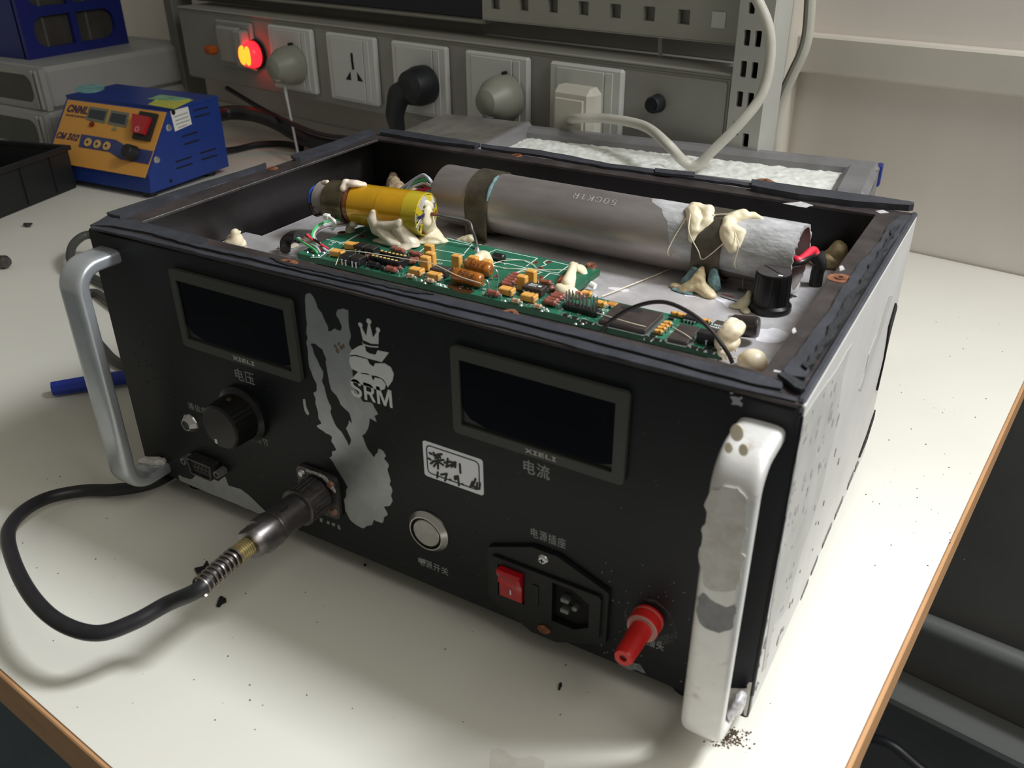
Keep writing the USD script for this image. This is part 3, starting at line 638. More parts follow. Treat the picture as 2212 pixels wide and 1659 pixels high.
# ================================================================== THE INSTRUMENT CASE
CW, CD, ZB, ZT_ = 0.3632, 0.2273, 0.011, 0.1606
case = Thing("instrument_case", "open black metal instrument case with silver handles and two dark meters", "instrument case", (CW/2, CD/2, 0))
C = case.add
FT = .004
C("front_panel", cbox((-.0008, 0, ZB), (CW, FT, ZT_-.0018), .0009), BLACK)
C("side_panel", cbox((CW-.0018, FT+.0001, ZB), (CW, CD-.0002, ZT_-.0018), .0005), SIDE)
C("side_panel", cbox((.0040, FT+.0001, ZB), (.0055, CD-.0002, ZT_-.0018), .0005), BLACK_IN)
C("back_panel", cbox((.0056, CD-.0018, ZB), (CW-.0019, CD, ZT_-.0018), .0004), BLACK_IN)
C("bottom_panel", cbox((.0056, FT+.0001, ZB), (CW-.0019, CD-.0019, ZB+.0015), .0004), BLACK_IN)
for x, y in ((.026, .016), (CW-.03, .016), (.026, CD-.03), (CW-.03, CD-.03)):
    C("foot", lathe([(0, 0), (.008, 0), (.0095, .0109), (0, .0109)], (x, y, 0.0001), Z, 24), PLUGK)
# rim: folded flange round the opening
zr0, zr1 = ZT_-.0016, ZT_-.0003
IX0, IX1, IY0, IY1 = .0192, .3446, .0176, .2150
C("rim_flange", flat(sbox(.0042, .0006, CW-.002, IY0), zr0, zr1), RIM, smooth=False)
C("rim_flange", flat(sbox(.0042, IY1, CW-.002, CD-.0004), zr0, zr1), RIM, smooth=False)
C("rim_flange", flat(sbox(.0042, IY0, IX0, IY1), zr0, zr1), RIM, smooth=False)
C("rim_flange", flat(sbox(IX1, IY0, CW-.002, IY1), zr0, zr1), RIM, smooth=False)
C("rim_edge", cbox((IX0-.0004, IY0+.001, zr1-.0003), (IX0+.0001, IY1-.001, zr1+.0001), .0001), mat("worn_edge_steel", (.22, .22, .23), .35, metal=.6, var=.5, vs=300))
C("rim_edge", cbox((CW-.0030, .003, zr1-.001), (CW+.0002, CD-.001, zr1+.0010), .0009), GASKET)
# remains of the rubber gasket on the rim
zg = zr1
def gpx(pts, amp=.0007, step=.0035, seed=0, z=ZT_): return rag(Polygon([at(u, v, 2, z)[:2] for u, v in pts]), amp, step, seed)
C("gasket_strip", flat(gpx([(330, 508), (420, 527), (500, 545), (583, 562), (650, 579), (780, 605), (940, 641), (1100, 679), (1250, 717), (1400, 757), (1520, 786), (1640, 812), (1690, 830), (1690, 845), (1640, 837), (1520, 805), (1400, 771), (1250, 732), (1100, 694), (940, 656), (780, 617), (650, 589), (583, 571), (500, 552), (420, 534)], .0007, .0026, 2), zg, zg+.0012), GASKET, smooth=False)
C("gasket_strip", flat(gpx([(200, 488), (300, 508), (420, 540), (583, 577), (780, 622), (940, 661), (1100, 699), (1250, 738), (1400, 777), (1520, 811), (1640, 842), (1720, 861), (1728, 872), (1640, 852), (1520, 822), (1400, 792), (1250, 753), (1100, 712), (940, 673), (780, 631), (583, 585), (420, 546), (300, 516), (196, 494)], .0004, .0032, 3), zg-.0003, zg+.0008), GASKET, smooth=False)
C("gasket_strip", flat(gpx([(196, 489), (232, 468), (256, 474), (300, 480), (340, 490), (420, 511), (450, 521), (420, 529), (330, 506), (240, 490)], .0004, .003, 13), zg, zg+.0010), GASKET, smooth=False)
C("gasket_strip", flat(gpx([(583, 563), (640, 577), (740, 597), (780, 606), (880, 628), (940, 642), (900, 640), (780, 613), (700, 596), (620, 579)], .0008, .0018, 14), zg+.0012, zg+.0018), GASKET_D, smooth=False)
C("gasket_strip", flat(gpx([(420, 533), (583, 570), (780, 617), (940, 656), (1100, 694), (1250, 732), (1400, 771), (1520, 805), (1690, 845), (1690, 850), (1520, 811), (1400, 777), (1250, 738), (1100, 700), (940, 661), (780, 622), (583, 576)], .0003, .0016, 15), zg-.0004, zg+.0002), RUST_D, smooth=False)
C("gasket_strip", flat(gpx([(1676, 818), (1690, 812), (1712, 826), (1738, 842), (1738, 856), (1716, 850), (1700, 836)], .0006, .0025, 4), zg+.0012, zg+.0026), GASKET_D, smooth=False)
C("gasket_strip", flat(gpx([(1720, 770), (1800, 660), (1850, 580), (1890, 540), (1920, 490), (1945, 470), (1968, 470), (1940, 512), (1880, 600), (1820, 690), (1770, 770), (1738, 820), (1700, 816), (1690, 806)], .0012, .003, 5), zg, zg+.0016), GASKET, smooth=False)
C("gasket_strip", flat(gpx([(1735, 800), (1760, 770), (1800, 700), (1852, 625), (1905, 540), (1930, 500), (1945, 490), (1925, 520), (1890, 590), (1850, 650), (1812, 715), (1780, 760), (1745, 812)], .0012, .0022, 6), zg+.0012, zg+.0026), GASKET_D, smooth=False)
C("gasket_strip", flat(gpx([(232, 467), (400, 413), (560, 364), (574, 358), (578, 364), (470, 398), (330, 448), (256, 476)], .0003, .004, 7), zg, zg+.0024), GASKET, smooth=False)
C("gasket_strip", flat(gpx([(628, 341), (720, 312), (795, 284), (812, 290), (740, 318), (670, 342), (640, 348)], .0003, .004, 8), zg, zg+.0022), GASKET, smooth=False)
C("gasket_strip", flat(gpx([(822, 283), (870, 288), (960, 303), (1038, 316), (1030, 322), (940, 312), (822, 292)], .0003, .004, 9), zg, zg+.0024), GASKET, smooth=False)
C("gasket_strip", flat(gpx([(1038, 314), (1180, 330), (1320, 357), (1480, 378), (1640, 402), (1640, 408), (1480, 386), (1320, 366), (1180, 341), (1040, 322)], .0009, .004, 10), zg, zg+.0015), GASKET, smooth=False)
C("gasket_strip", flat(gpx([(1414, 371), (1500, 380), (1500, 388), (1414, 380)], .0004, .004, 11), zg+.0010, zg+.0026), GASKET, smooth=False)
C("gasket_strip", flat(gpx([(1622, 398), (1760, 418), (1880, 434), (1972, 448), (1972, 456), (1840, 446), (1720, 430), (1622, 412)], .0004, .004, 12), zg, zg+.0034), GASKET, smooth=False)
# rusty screw holes in the rim
for i, (u, v, r) in enumerate(((622, 568, .0042), (1102, 679, .0040), (1815, 602, .0052), (1652, 392, .0050), (1118, 336, .0035), (588, 364, .0035))):
    p = at(u, v, 2, zr1); g = rag(Point(p[:2]).buffer(r), r*.35, .0022, 20+i)
    w = C("rust_stain", flat(g, zr1, zr1+.00025), RUST, smooth=False)
    C("screw_hole", T(trimesh.creation.revolve(np.array([(.0012, 0), (.0022, 0), (.0022, .0006), (.0012, .0006), (.0012, 0)]), sections=20), t=(p[0], p[1], zr1+.0002)), COPPER, parent=w)
    C("hole", flat(Point(p[:2]).buffer(.0012), zr1+.00026, zr1+.0004), RUST_D, parent=w, smooth=False)
for i, pts in enumerate((((1690, 440), (1730, 436), (1760, 445), (1740, 449)), ((1814, 577), (1822, 574), (1825, 582), (1814, 586)), ((1670, 804), (1686, 806), (1688, 803), (1674, 800)), ((1710, 713), (1719, 709), (1722, 717), (1712, 721)), ((938, 308), (948, 307), (950, 311), (940, 312)), ((1890, 456), (1906, 454), (1920, 460), (1900, 462)))):
    C("paint_loss", flat(gpx(pts, .0007, .0012, 40+i, zr1), zr1, zr1+.0002), mat("paint_loss_grey", (.45, .44, .43), .6, var=.3, vs=300), smooth=False)

# mounting plate with its holes
ZP = .128
ex_ = at(690, 458, 2, ZP)[0]; nt = at(551, 506, 2, ZP); ex2 = max(.0062, at(519, 500, 2, ZP)[0])
pl2 = union_all([sbox(ex_, .0060, CW-.0025, .2245), sbox(ex2, .0060, ex_+.01, nt[1])])
phs = [Point(at(u, v, 2, ZP)[:2]).buffer(r) for u, v, r in ((1604, 626, .0026), (1583, 686, .0026), (1715, 640, .0015))]
pl2 = pl2.difference(union_all(phs))
C("mounting_plate", flat(pl2, ZP-.002, ZP), PLATE, smooth=False)
C("red_ink_mark", flat(ribbon([at(1562, 637, 2, ZP)[:2], at(1582, 642, 2, ZP)[:2]], .0016), ZP, ZP+.0002), mat("red_ink", (.62, .20, .23), .6), smooth=False)
for i, (u, v, r) in enumerate(((1520, 612, .010), (1590, 640, .012), (1500, 640, .006), (1600, 660, .014), (1650, 720, .012), (1340, 625, .006))):
    p = at(u, v, 2, ZP); C("white_residue", flat(rag(affinity.scale(Point(p[:2]).buffer(r), 1, .45), r*.5, r*.35, 60+i), ZP, ZP+.00015), mat("plate_bloom", (.66, .65, .68), .7, var=.15, vs=150), smooth=False)

# bare metal where the front's paint has come off
def cr5(pts): return Polygon([fr(630+x/3.0725, 620+y/3.0725) for x, y in pts])
main = cr5([(85,50),(125,38),(150,65),(165,110),(180,150),(205,180),(220,215),(240,250),(243,300),(262,285),(285,275),(330,290),(335,260),(318,220),(302,185),(310,150),(345,140),(378,155),(380,215),(383,270),(395,330),(385,370),(395,410),(405,440),(395,500),(410,560),(400,640),(440,700),(480,760),(540,770),(545,800),(578,845),(545,855),(560,900),(520,870),(512,930),(495,975),(465,985),(490,1040),(510,1085),(548,1135),(570,1110),(575,1075),(600,1080),(630,1125),(620,1145),(645,1185),(635,1215),(662,1280),(650,1305),(670,1350),(665,1390),(674,1420),(650,1455),(615,1460),(640,1510),(610,1530),(605,1560),(560,1555),(545,1545),(540,1580),(475,1600),(430,1580),(385,1540),(355,1480),(350,1420),(365,1370),(360,1335),(380,1335),(340,1270),(250,1125),(270,1120),(268,1085),(300,1080),(265,1020),(270,990),(235,975),(165,915),(200,900),(175,870),(175,830),(155,740),(150,700),(165,690),(160,640),(140,590),(120,530),(110,470),(105,380),(105,300),(95,200),(92,100)])
hole = cr5([(130,380),(165,378),(215,425),(225,470),(230,540),(240,600),(265,680),(300,720),(320,770),(380,840),(410,915),(375,885),(385,905),(365,935),(395,1020),(375,1048),(345,985),(330,960),(290,910),(265,850),(262,790),(240,740),(205,640),(210,560),(185,510),(150,440)])
C("bare_patch", front(rag(main.buffer(0).difference(hole.buffer(0)), .0008, .0012, 1), 0, .00012), BARE, smooth=False, label="large torn patch of bare grey metal on the front")
C("bare_patch", front(rag(cr5([(75,745),(90,740),(100,800),(118,835),(110,853),(90,830),(78,780)]), .0003, .0012, 2), 0, .00012), BARE, smooth=False)
C("bare_patch", front(rag(Polygon([fr(x/3.16, 950+y/3.16) for x, y in ((1215,235),(1255,255),(1310,268),(1345,235),(1390,240),(1490,280),(1540,250),(1560,310),(1640,335),(1700,375),(1812,488),(1770,520),(1600,455),(1440,390),(1290,325),(1230,290))]).intersection(sbox(0, ZB+.0004, 1, 1)), .0003, .002, 3), 0, .00012), BARE, smooth=False, label="bare metal strip along the bottom edge")
C("bare_patch", front(rag(Polygon([fr(1560+x/9.215, 1440+y/9.215) for x, y in ((60,425),(340,432),(490,430),(490,310),(650,300),(660,330),(690,330),(640,640),(600,800),(570,990),(530,1010),(430,980),(430,760),(380,750),(60,560))]).intersection(sbox(0, ZB, CW-.0006, 1)), .0003, .0018, 4), 0, .00012), SAND, smooth=False)
for pts in (((255,945),(320,940),(390,960),(435,945),(440,975),(395,1000),(445,1050),(430,1095),(380,1070),(275,1060),(300,1010)), ((250,880),(310,885),(290,910),(262,905))):
    C("bare_patch", front(Polygon([fr(1540+x/6.913, 720+y/6.913) for x, y in pts]), 0, .00012), BARE, smooth=False)
C("bare_patch", front(rag(Polygon([fr(1030+x/4.609, 1120+y/4.609) for x, y in ((1370,1390),(1450,1390),(1560,1440),(1630,1450),(1695,1552),(1600,1510),(1500,1505),(1420,1455))]), .0006, .0015, 6), 0, .00012), mat("grey_blue_corrosion", (.16, .18, .19), .8, var=.5, vs=500), smooth=False)
for i, (u, v) in enumerate(((733, 742), (725, 748), (738, 751), (729, 757), (742, 747))):
    C("rust_stain", front(rag(Point(fr(u, v)).buffer(.0009), .0006, .0007, 70+i), .00012, .0003), mat("rust_brown", (.13, .085, .055), .8), smooth=False)
r2 = random.Random(3)
pins = []
for i in range(70):
    a, b = r2.uniform(.012, .060), r2.uniform(.030, .100)
    if abs((b-.10)+(a-.008)*.75) < .022: pins.append(Point(a, b).buffer(r2.uniform(.0002, .0006), quad_segs=2))
C("chipped_specks", front(union_all(pins), 0, .0001), mat("speck_black", (.002, .002, .002), .8), smooth=False, kind="stuff")
pins = [Point(r2.uniform(.29, .345), r2.uniform(.015, .075)).buffer(r2.uniform(.0001, .0004), quad_segs=2) for _ in range(60)]+[Point(r2.uniform(.01, .35), r2.uniform(.014, .15)).buffer(r2.uniform(.0001, .00022), quad_segs=2) for _ in range(120)]
C("white_specks", front(union_all(pins), 0, .0001), mat("speck_grey", (.20, .20, .20), .8), smooth=False, kind="stuff")

# printed emblem and lettering
crown = union_all([cr5([(455,262),(465,262),(497,325),(510,240),(520,240),(542,335),(570,290),(580,292),(578,378),(530,375),(475,350)]).buffer(0), *[affinity.scale(Point(fr(630+x/3.0725, 620+y/3.0725)).buffer(r), 1, 1) for x, y, r in ((458,250,.00115),(514,227,.0013),(575,283,.00115))]])
MARK = mat("emblem_silver", (.82, .83, .84), .42, metal=.85)
C("crown_emblem", front(crown, .0001, .00025), MARK, smooth=False)
C("crown_band", front(cr5([(470,358),(478,376),(525,390),(577,392),(577,401),(525,398),(474,384)]).buffer(0), .0001, .00025), MARK, smooth=False)
for pts in ([(385,450),(400,420),(440,394),(462,385),(487,387),(497,425),(520,440),(560,448),(572,418),(648,434),(600,497),(500,470),(430,448)], [(388,462),(420,456),(505,478),(520,510),(545,528),(556,505),(620,505),(660,530),(680,575),(672,620),(640,665),(630,640),(610,610),(570,590),(470,575),(400,540),(385,500)], [(388,620),(440,565),(500,570),(530,585),(543,625),(555,598),(600,610),(628,645),(620,675),(590,687)]):
    C("emblem_stroke", front(cr5(pts).buffer(.0004).buffer(-.0004), .00013, .00027), MARK, smooth=False)
a, b = fr(761, 859), fr(849, 882)
C("emblem_lettering", front(fit(glyphs("SRM", .01, "Inter", .03, 2), a[0], b[1], b[0], h=.0093), .00013, .00027), MARK, smooth=False)
def cn(text, p, q, h, m=TEXTG, d=0, bold=0):
    a, b = fr(*p), fr(*q); C("lettering", front(fit(glyphs(text, .01, "CJK", .06, bold), a[0], (a[1]+b[1])/2-h/2, b[0], h=h), d, d+.00015), m, smooth=False)
cn("电压", (508, 806), (549, 820), .0068); cn("电流", (1131, 1008), (1188, 1020), .0068, bold=1)
cn("通信指示", (407, 877), (462, 893), .0044, mat("printed_dim", (.22, .22, .22), .6)); cn("电压调节", (520, 938), (579, 955), .0046, MATS["printed_dim"])
cn("电源插座", (1147, 1152), (1222, 1172), .0052); cn("电源开关", (904, 1214), (968, 1232), .0046); cn("插头", (1398, 1385), (1434, 1396), .0050)
C("worn_lettering", front(rag(union_all([Polygon([fr(u, v), fr(u+7, v+2), fr(u+7, v+10), fr(u+2, v+8)]) for u, v in ((690, 1118), (705, 1124), (716, 1128), (728, 1133))]), .0006, .001, 9), 0, .00015), TEXTG, smooth=False)
C("paint_loss", front(rag(Polygon([fr(904, 1206), fr(918, 1208), fr(920, 1218), fr(908, 1216)]), .0004, .001, 8), .00002, .00016), TEXTG, smooth=False)

# two panel meters
def meter(x0, x1, z0, z1):
    body = rrect(x0, z0, x1, z1, .0022); win = sbox(x0+.0040, z0+.0046, x1-.0052, z1-.0055)
    w = C("panel_meter", front(body.difference(win), 0, .0022), BEZEL, smooth=False, label="grey framed meter with a dark window")
    C("window", front(win.buffer(.0002), 0, .0008), mat("window_tint", (.016, .017, .015), .4), parent=w, smooth=False)
    cx = (x0+x1)/2; a = win.bounds
    lens = Polygon([(a[0], a[3]), (a[2], a[3]), (a[2], a[1]+.0030), (a[2]-.006, a[1]+.0012), (a[0]+.012, a[1]+.0012), (a[0]+.004, a[1]+.0035), (a[0], a[1]+.0080)]).buffer(-.0002)
    C("lens", front(lens, .0008, .0012), mat("lens_glass", (.0014, .0015, .0022), .05, specular_ior_level=.25), parent=w, smooth=False)
    C("lettering", front(fit(glyphs("XIELI", .01, "Inter", .06, 3), cx-.0042, z0+.0013, cx+.0100, h=.0021), .0022, .00232), TEXTX, parent=w, smooth=False)
meter(.0592, .1386, .1078, .1498); meter(.2243, .3030, .1081, .1492)

# silver handles
def handle(x0, x1):
    zlo, zhi, dep, th, R_ = .0138, .1512, .0275, .0078, .0115
    c = LineString([(FT*0-.0, zhi-th/2), (dep-th/2, zhi-th/2), (dep-th/2, zlo+th/2), (0, zlo+th/2)])
    pth = []
    def arc(cx, cz, a0, a1):
        for t in np.linspace(a0, a1, 9): pth.append((cx+R_*math.cos(t), cz+R_*math.sin(t)))
    pth.append((-.0005, zhi-th/2)); arc(dep-th/2-R_, zhi-th/2-R_, math.pi/2, 0); arc(dep-th/2-R_, zlo+th/2+R_, 0, -math.pi/2); pth.append((-.0005, zlo+th/2))
    pth = np.array(pth); n2 = 44; w = (x1-x0)/2; sec = []
    for t in np.arange(n2)*2*math.pi/n2:                      # rounded bar section: across x, thickness th
        e = 4.2; cx = math.copysign(abs(math.cos(t))**(2/e), math.cos(t)); sn = math.copysign(abs(math.sin(t))**(2/3.4), math.sin(t)); sec.append((w*cx, th/2*sn))
    tg = np.gradient(pth, axis=0); tg /= np.linalg.norm(tg, axis=1, keepdims=True); V, F = [], []
    for p, t in zip(pth, tg):
        nrm = np.array([t[1], -t[0]])
        for a, b in sec: V.append([(x0+x1)/2+a, -(p[0]+nrm[0]*b), p[1]+nrm[1]*b])
    for i in range(len(pth)-1):
        for j in range(n2): a, b = i*n2+j, i*n2+(j+1) % n2; F += [[a, b, b+n2], [a, b+n2, a+n2]]
    t = trimesh.Trimesh(V, F, process=False); t.fix_normals(); return t
hl = C("handle", handle(.0046, .0216), ALU_HANDLE, smooth=50, label="clean silver handle")
hr = C("handle", handle(.3428, .3592), HANDLE_DIRTY, smooth=50, label="silver handle with brown stains")
def hpx(pts, y=-.02755): return Polygon([at(u, v, 1, y)[[0, 2]] for u, v in pts])
for i, (pts, mm) in enumerate((([(1508, 1290), (1520, 1282), (1545, 1300), (1565, 1310), (1590, 1305), (1592, 1325), (1580, 1360), (1555, 1368), (1525, 1360), (1505, 1330)], mat("stain_grey", (.27, .27, .28), .6, var=.2, vs=200)), ([(1532, 1062), (1560, 1050), (1592, 1052), (1612, 1075), (1610, 1150), (1604, 1220), (1596, 1270), (1560, 1282), (1520, 1270), (1512, 1200), (1522, 1120)], mat("stain_brown", (.61, .57, .52), .5, var=.12, vs=150, col2=(.71, .695, .67), cut=(.42, .60, 110))))):
    C("stain", slab(rag(hpx(pts), .0012, .0013, i+5), (0, -.0274, 0), X, Z, 0, .0002), mm, parent=hr, smooth=False)
for u, v, r in ((1574, 967, .0014), (1606, 972, .0016), (1592, 935, .0022)):
    p = at(u, v, 1, -.0245); C("stain", goo([[(p, r, (1, .22, 1.5))]], .0005, .0002, 3), mat("dried_drop", (.84, .75, .58), .5), parent=hr)
# residue where the handles meet the panel
C("residue", goo([[((.0075, -.006, .0222), .003, (1, 1, .5)), ((.0125, -.004, .0222), .0035, (1, 1, .6)), ((.018, -.002, .0225), .003, (1, 1, .6))]], .0008, .0014, 2, 700, 2), SAND)
C("residue", goo([[((.3585, -.010, .0225), .003, (.5, 1, 1)), ((.3600, -.006, .0262), .0045, (.5, 1, 1)), ((.3592, -.003, .0200), .004, (.6, 1, 1))]], .0008, .0012, 3, 600, 2), mat("crumpled_foil", (.60, .59, .60), .35, metal=.3, var=.15, vs=300))
d_ = []
for i in range(320):
    a = nrg.normal(0, 1, 2); p = np.array([.3580+a[0]*.0036+a[1]*.0012, -.0032+a[1]*.0032, 0]); s_ = nrg.uniform(.00008, .00042)
    d_.append(T(trimesh.creation.icosphere(1, s_), t=p+[0, 0, s_*.7]))
gdirt = single("brown_crumbs", cat(d_), DIRT, "brown rust crumbs on the bench by the foot of the stained handle", "crumbs", kind="stuff")

# big voltage knob, indicator, serial port
kc = fr(528, 892); kp = np.array([kc[0], 0, kc[1]]); FY = np.array([0, -1.0, 0])
w = C("control_knob", lathe([(0, .0), (.0158, 0), (.0158, .0022), (.0134, .0036), (.0128, .0038), (.0121, .0162), (.0112, .0172), (0, .0172)], kp, FY, 48), KNOB, label="large black voltage knob")
for i in range(30):
    t = i*2*math.pi/30
    if math.sin(t) > .85: continue
    p = kp+np.array([math.cos(t)*.0127, 0, math.sin(t)*.0127]); q = kp+np.array([math.cos(t)*.0120, -.0158, math.sin(t)*.0120]); C("grip_rib", cyl(p+FY*.004, q, .0005, 6), KNOB, parent=w)
C("grub_screw", cyl(kp+np.array([.0005, -.0085, .0112]), kp+np.array([.0005, -.0085, .0127]), .0013, 14), BRASS, parent=w)
C("pointer_mark", cboxc(kp+np.array([-.0040, -.0173, -.0088]), (.0016, .0005, .0026), .0002), WHITE_P, parent=w)
lc_ = fr(412, 913); lp = np.array([lc_[0], 0, lc_[1]])
w = C("indicator", lathe([(.0028, .0036), (.0034, .0036), (.0054, .0008), (.0057, 0), (.0028, 0), (.0028, .0036)], lp, FY, 10), STEEL_BTN, smooth=False, label="small steel framed indicator")
C("lens", lathe([(0, 0), (.0028, 0), (.0028, .0032), (0, .0035)], lp, FY, 20), mat("lens_dark_green", (.02, .03, .025), .2), parent=w)
dz = .0322; dx = .0557
tz0 = Polygon([(dx-.0085, dz+.0042), (dx+.0085, dz+.0042), (dx+.0070, dz-.0042), (dx-.0070, dz-.0042)]).buffer(.0010)
w = C("serial_port", front(tz0.difference(tz0.buffer(-.0009)), 0, .0062), GUN, smooth=False, label="nine hole serial port")
C("insert", front(tz0.buffer(-.0010), 0, .0050), IC_B, parent=w, smooth=False)
for i in range(5): C("contact", front(Point(dx-.0055+i*.00275, dz+.0014).buffer(.0006), .0050, .0052), RUST_D, parent=w, smooth=False)
for i in range(4): C("contact", front(Point(dx-.0041+i*.00275, dz-.0014).buffer(.0006), .0050, .0052), RUST_D, parent=w, smooth=False)
for s in (-1, 1):
    C("jack_screw", lathe([(.0013, .0060), (.0024, .0060), (.0026, 0), (.0013, 0), (.0013, .0060)], (dx+s*.0129, 0, dz+.0010), FY, 6), mat("grey_oxide", (.17, .185, .19), .6, metal=.4, var=.4, vs=400), parent=w, smooth=False)
# connector flange
fcx, fcz = .1397, .0453
flp = rrect(fcx-.0130, fcz-.0130, fcx+.0130, fcz+.0130, .004)
w = C("connector_flange", front(flp, .0001, .0024), GUN, smooth=False, label="square flange of the round socket")
for sx in (-1, 1):
    for sz in (-1, 1): C("screw", lathe([(0, .0016), (.0014, .0014), (.0022, .0006), (.0024, 0), (0, 0)], (fcx+sx*.0093, -.0024, fcz+sz*.0085), FY, 18), TIN if (sx, sz) == (-1, 1) else mat("rusty_screw", (.25, .14, .10), .5, metal=.5), parent=w)
C("flange_crust", goo([[((fcx-.004, -.0030, fcz+.0122), .0014, (1.5, .5, .6)), ((fcx+.006, -.003, fcz+.0122), .0014, (1, .5, .6)), ((fcx+.0120, -.003, fcz+.006), .0013, (.6, .5, 1.3))]], .0006, .0007, 5, 900, 1), mat("grey_crust", (.30, .30, .29), .8, var=.4, vs=600), parent=w)

# steel push button
bc = np.array([.2062, 0, .0464])
w = C("push_button", lathe([(.0086, .0030), (.0092, .0030), (.0112, .0008), (.0113, 0), (.0086, 0), (.0086, .0030)], bc, FY, 48), STEEL_BTN, smooth=25, label="round steel push button")
C("button_gap", lathe([(0, 0), (.0087, 0), (.0087, .0016), (0, .0016)], bc, FY, 36), RUST_D, parent=w)
C("button_cap", lathe([(0, 0), (.0074, 0), (.0074, .0024), (.0070, .0028), (0, .0028)], bc, FY, 48), STEEL_BTN2, parent=w, smooth=25)

# power inlet with its fused rocker
ix0, ix1, iz0, iz1 = .2410, .2985, .0235, .0512
icx, icz = .2690, (iz0+iz1)/2
outer = Polygon([(ix0, iz0), (icx-.006, iz0-.0105), (icx+.006, iz0-.0105), (ix1, iz0), (ix1, iz1), (icx+.006, iz1+.0090), (icx-.006, iz1+.0090), (ix0, iz1)]).buffer(.0016).buffer(-.0004)
outer = outer.intersection(sbox(0, ZB+.0008, 1, 1))
op = Polygon([(.2738, .0255), (.2738, .0478), (.2840, .0478), (.2918, .0432), (.2918, .0300), (.2850, .0255)])
swh = sbox(.2462, .0282, .2600, .0462)
w = C("power_inlet", front(outer.difference(op), 0, .0022), IEC, smooth=False, label="black mains inlet with a red rocker")
C("raised_face", front(rrect(ix0+.0015, iz0+.0015, ix1-.0015, iz1-.0015, .002).difference(op).difference(swh), .0022, .0038), IEC, parent=w, smooth=False)
C("cavity", front(op, -.0002, .0002), RUST_D, parent=w, smooth=False)
for x, z in ((.2800, .0340), (.2848, .0375), (.2800, .0400)): C("pin", cboxc((x, -.0022, z), (.0040 if z != .0375 else .0022, .0042, .0022), .0004), mat("pin_dull", (.22, .23, .23), .45, metal=.6), parent=w)
rb_ = [(.2472, -.0022, .0292), (.2592, -.0022, .0292), (.2592, -.0022, .0455), (.2472, -.0022, .0455)]
rkv = np.array([(x, y, z) for x in (.2474, .2590) for y, z in ((-.002, .0292), (-.0046, .0292), (-.0048, .0385), (-.0074, .0445), (-.0068, .0458), (-.002, .0458))])
C("rocker", trimesh.convex.convex_hull(rkv[[0,1,2,5,6,7,8,11]]), RED_SW, parent=w)
C("rocker", trimesh.convex.convex_hull(rkv[[2,3,4,5,8,9,10,11]]), RED_SW, parent=w)
C("rocker_mark", T(cboxc((0, 0, 0), (.0007, .0003, .0028), .0001), t=(.2534, -.0050, .0335)), WHITE_P, parent=w)
for i in range(9): C("rocker_rib", T(cboxc((0, 0, 0), (.0005, .0006, .0050), .0001), rx(-.58), t=(.2487+i*.0011, -.0063, .0420)), mat("rocker_rib_red", (.62, .03, .03), .3), parent=w)
C("fuse_drawer", front(sbox(.2640, .0310, .2672, .0425), .0038, .0042), IEC, parent=w, smooth=False)
C("screw", lathe([(0, .0014), (.0016, .0013), (.0024, .0004), (.0025, 0), (0, 0)], (.2684, -.0022, .0571), FY, 20), TIN, parent=w)
C("screw_slot", cboxc((.2684, -.0037, .0571), (.0024, .0003, .0005), .0001), RUST_D, parent=w); C("screw_slot", cboxc((.2684, -.0037, .0571), (.0005, .0003, .0024), .0001), RUST_D, parent=w)
C("rust_stain", goo([[((.2693, -.0026, .0170), .0030, (1.1, .35, .8))]], .0005, .0008, 6, 900, 1), RUST, parent=w)

# red terminal
rp = np.array([.3172, 0, .0449])
w = C("red_terminal", lathe([(0, 0), (.0068, 0), (.0068, .0066), (.0063, .0072), (0, .0072)], rp, FY, 36), RED_P, label="red plastic terminal cover")
C("collar_ring", lathe([(.0063, .0012), (.00688, .0012), (.00688, .0016), (.0063, .0016), (.0063, .0012)], rp+FY*.0002, FY, 36), mat("dusty_pink", (.50, .26, .23), .7), parent=w)
C("collar_ring", lathe([(.0045, 0), (.0066, 0), (.0064, .0006), (.0045, .0007), (.0045, 0)], rp+FY*.0069, FY, 36), MATS["dusty_pink"], parent=w)
C("sleeve", lathe([(.0016, .0072), (.0047, .0072), (.0041, .0245), (.0036, .0256), (.0016, .0256), (.0016, .0072)], rp, FY, 32), RED_P, parent=w)
C("bore", cyl(rp+FY*.009, rp+FY*.0246, .00165, 16), mat("red_dark", (.10, .006, .005), .6), parent=w)
C("corrosion", front(rag(affinity.translate(Point(0, 0).buffer(.012), rp[0]+.001, rp[2]-.002), .0035, .0022, 12).difference(rag(Point(rp[0], rp[2]).buffer(.0098), .0015, .002, 3)), 0, .0001), mat("corrosion_dust", (.045, .05, .052), .8, col2=(.012, .013, .014), cut=(.45, .55, 900)), smooth=False, parent=w)

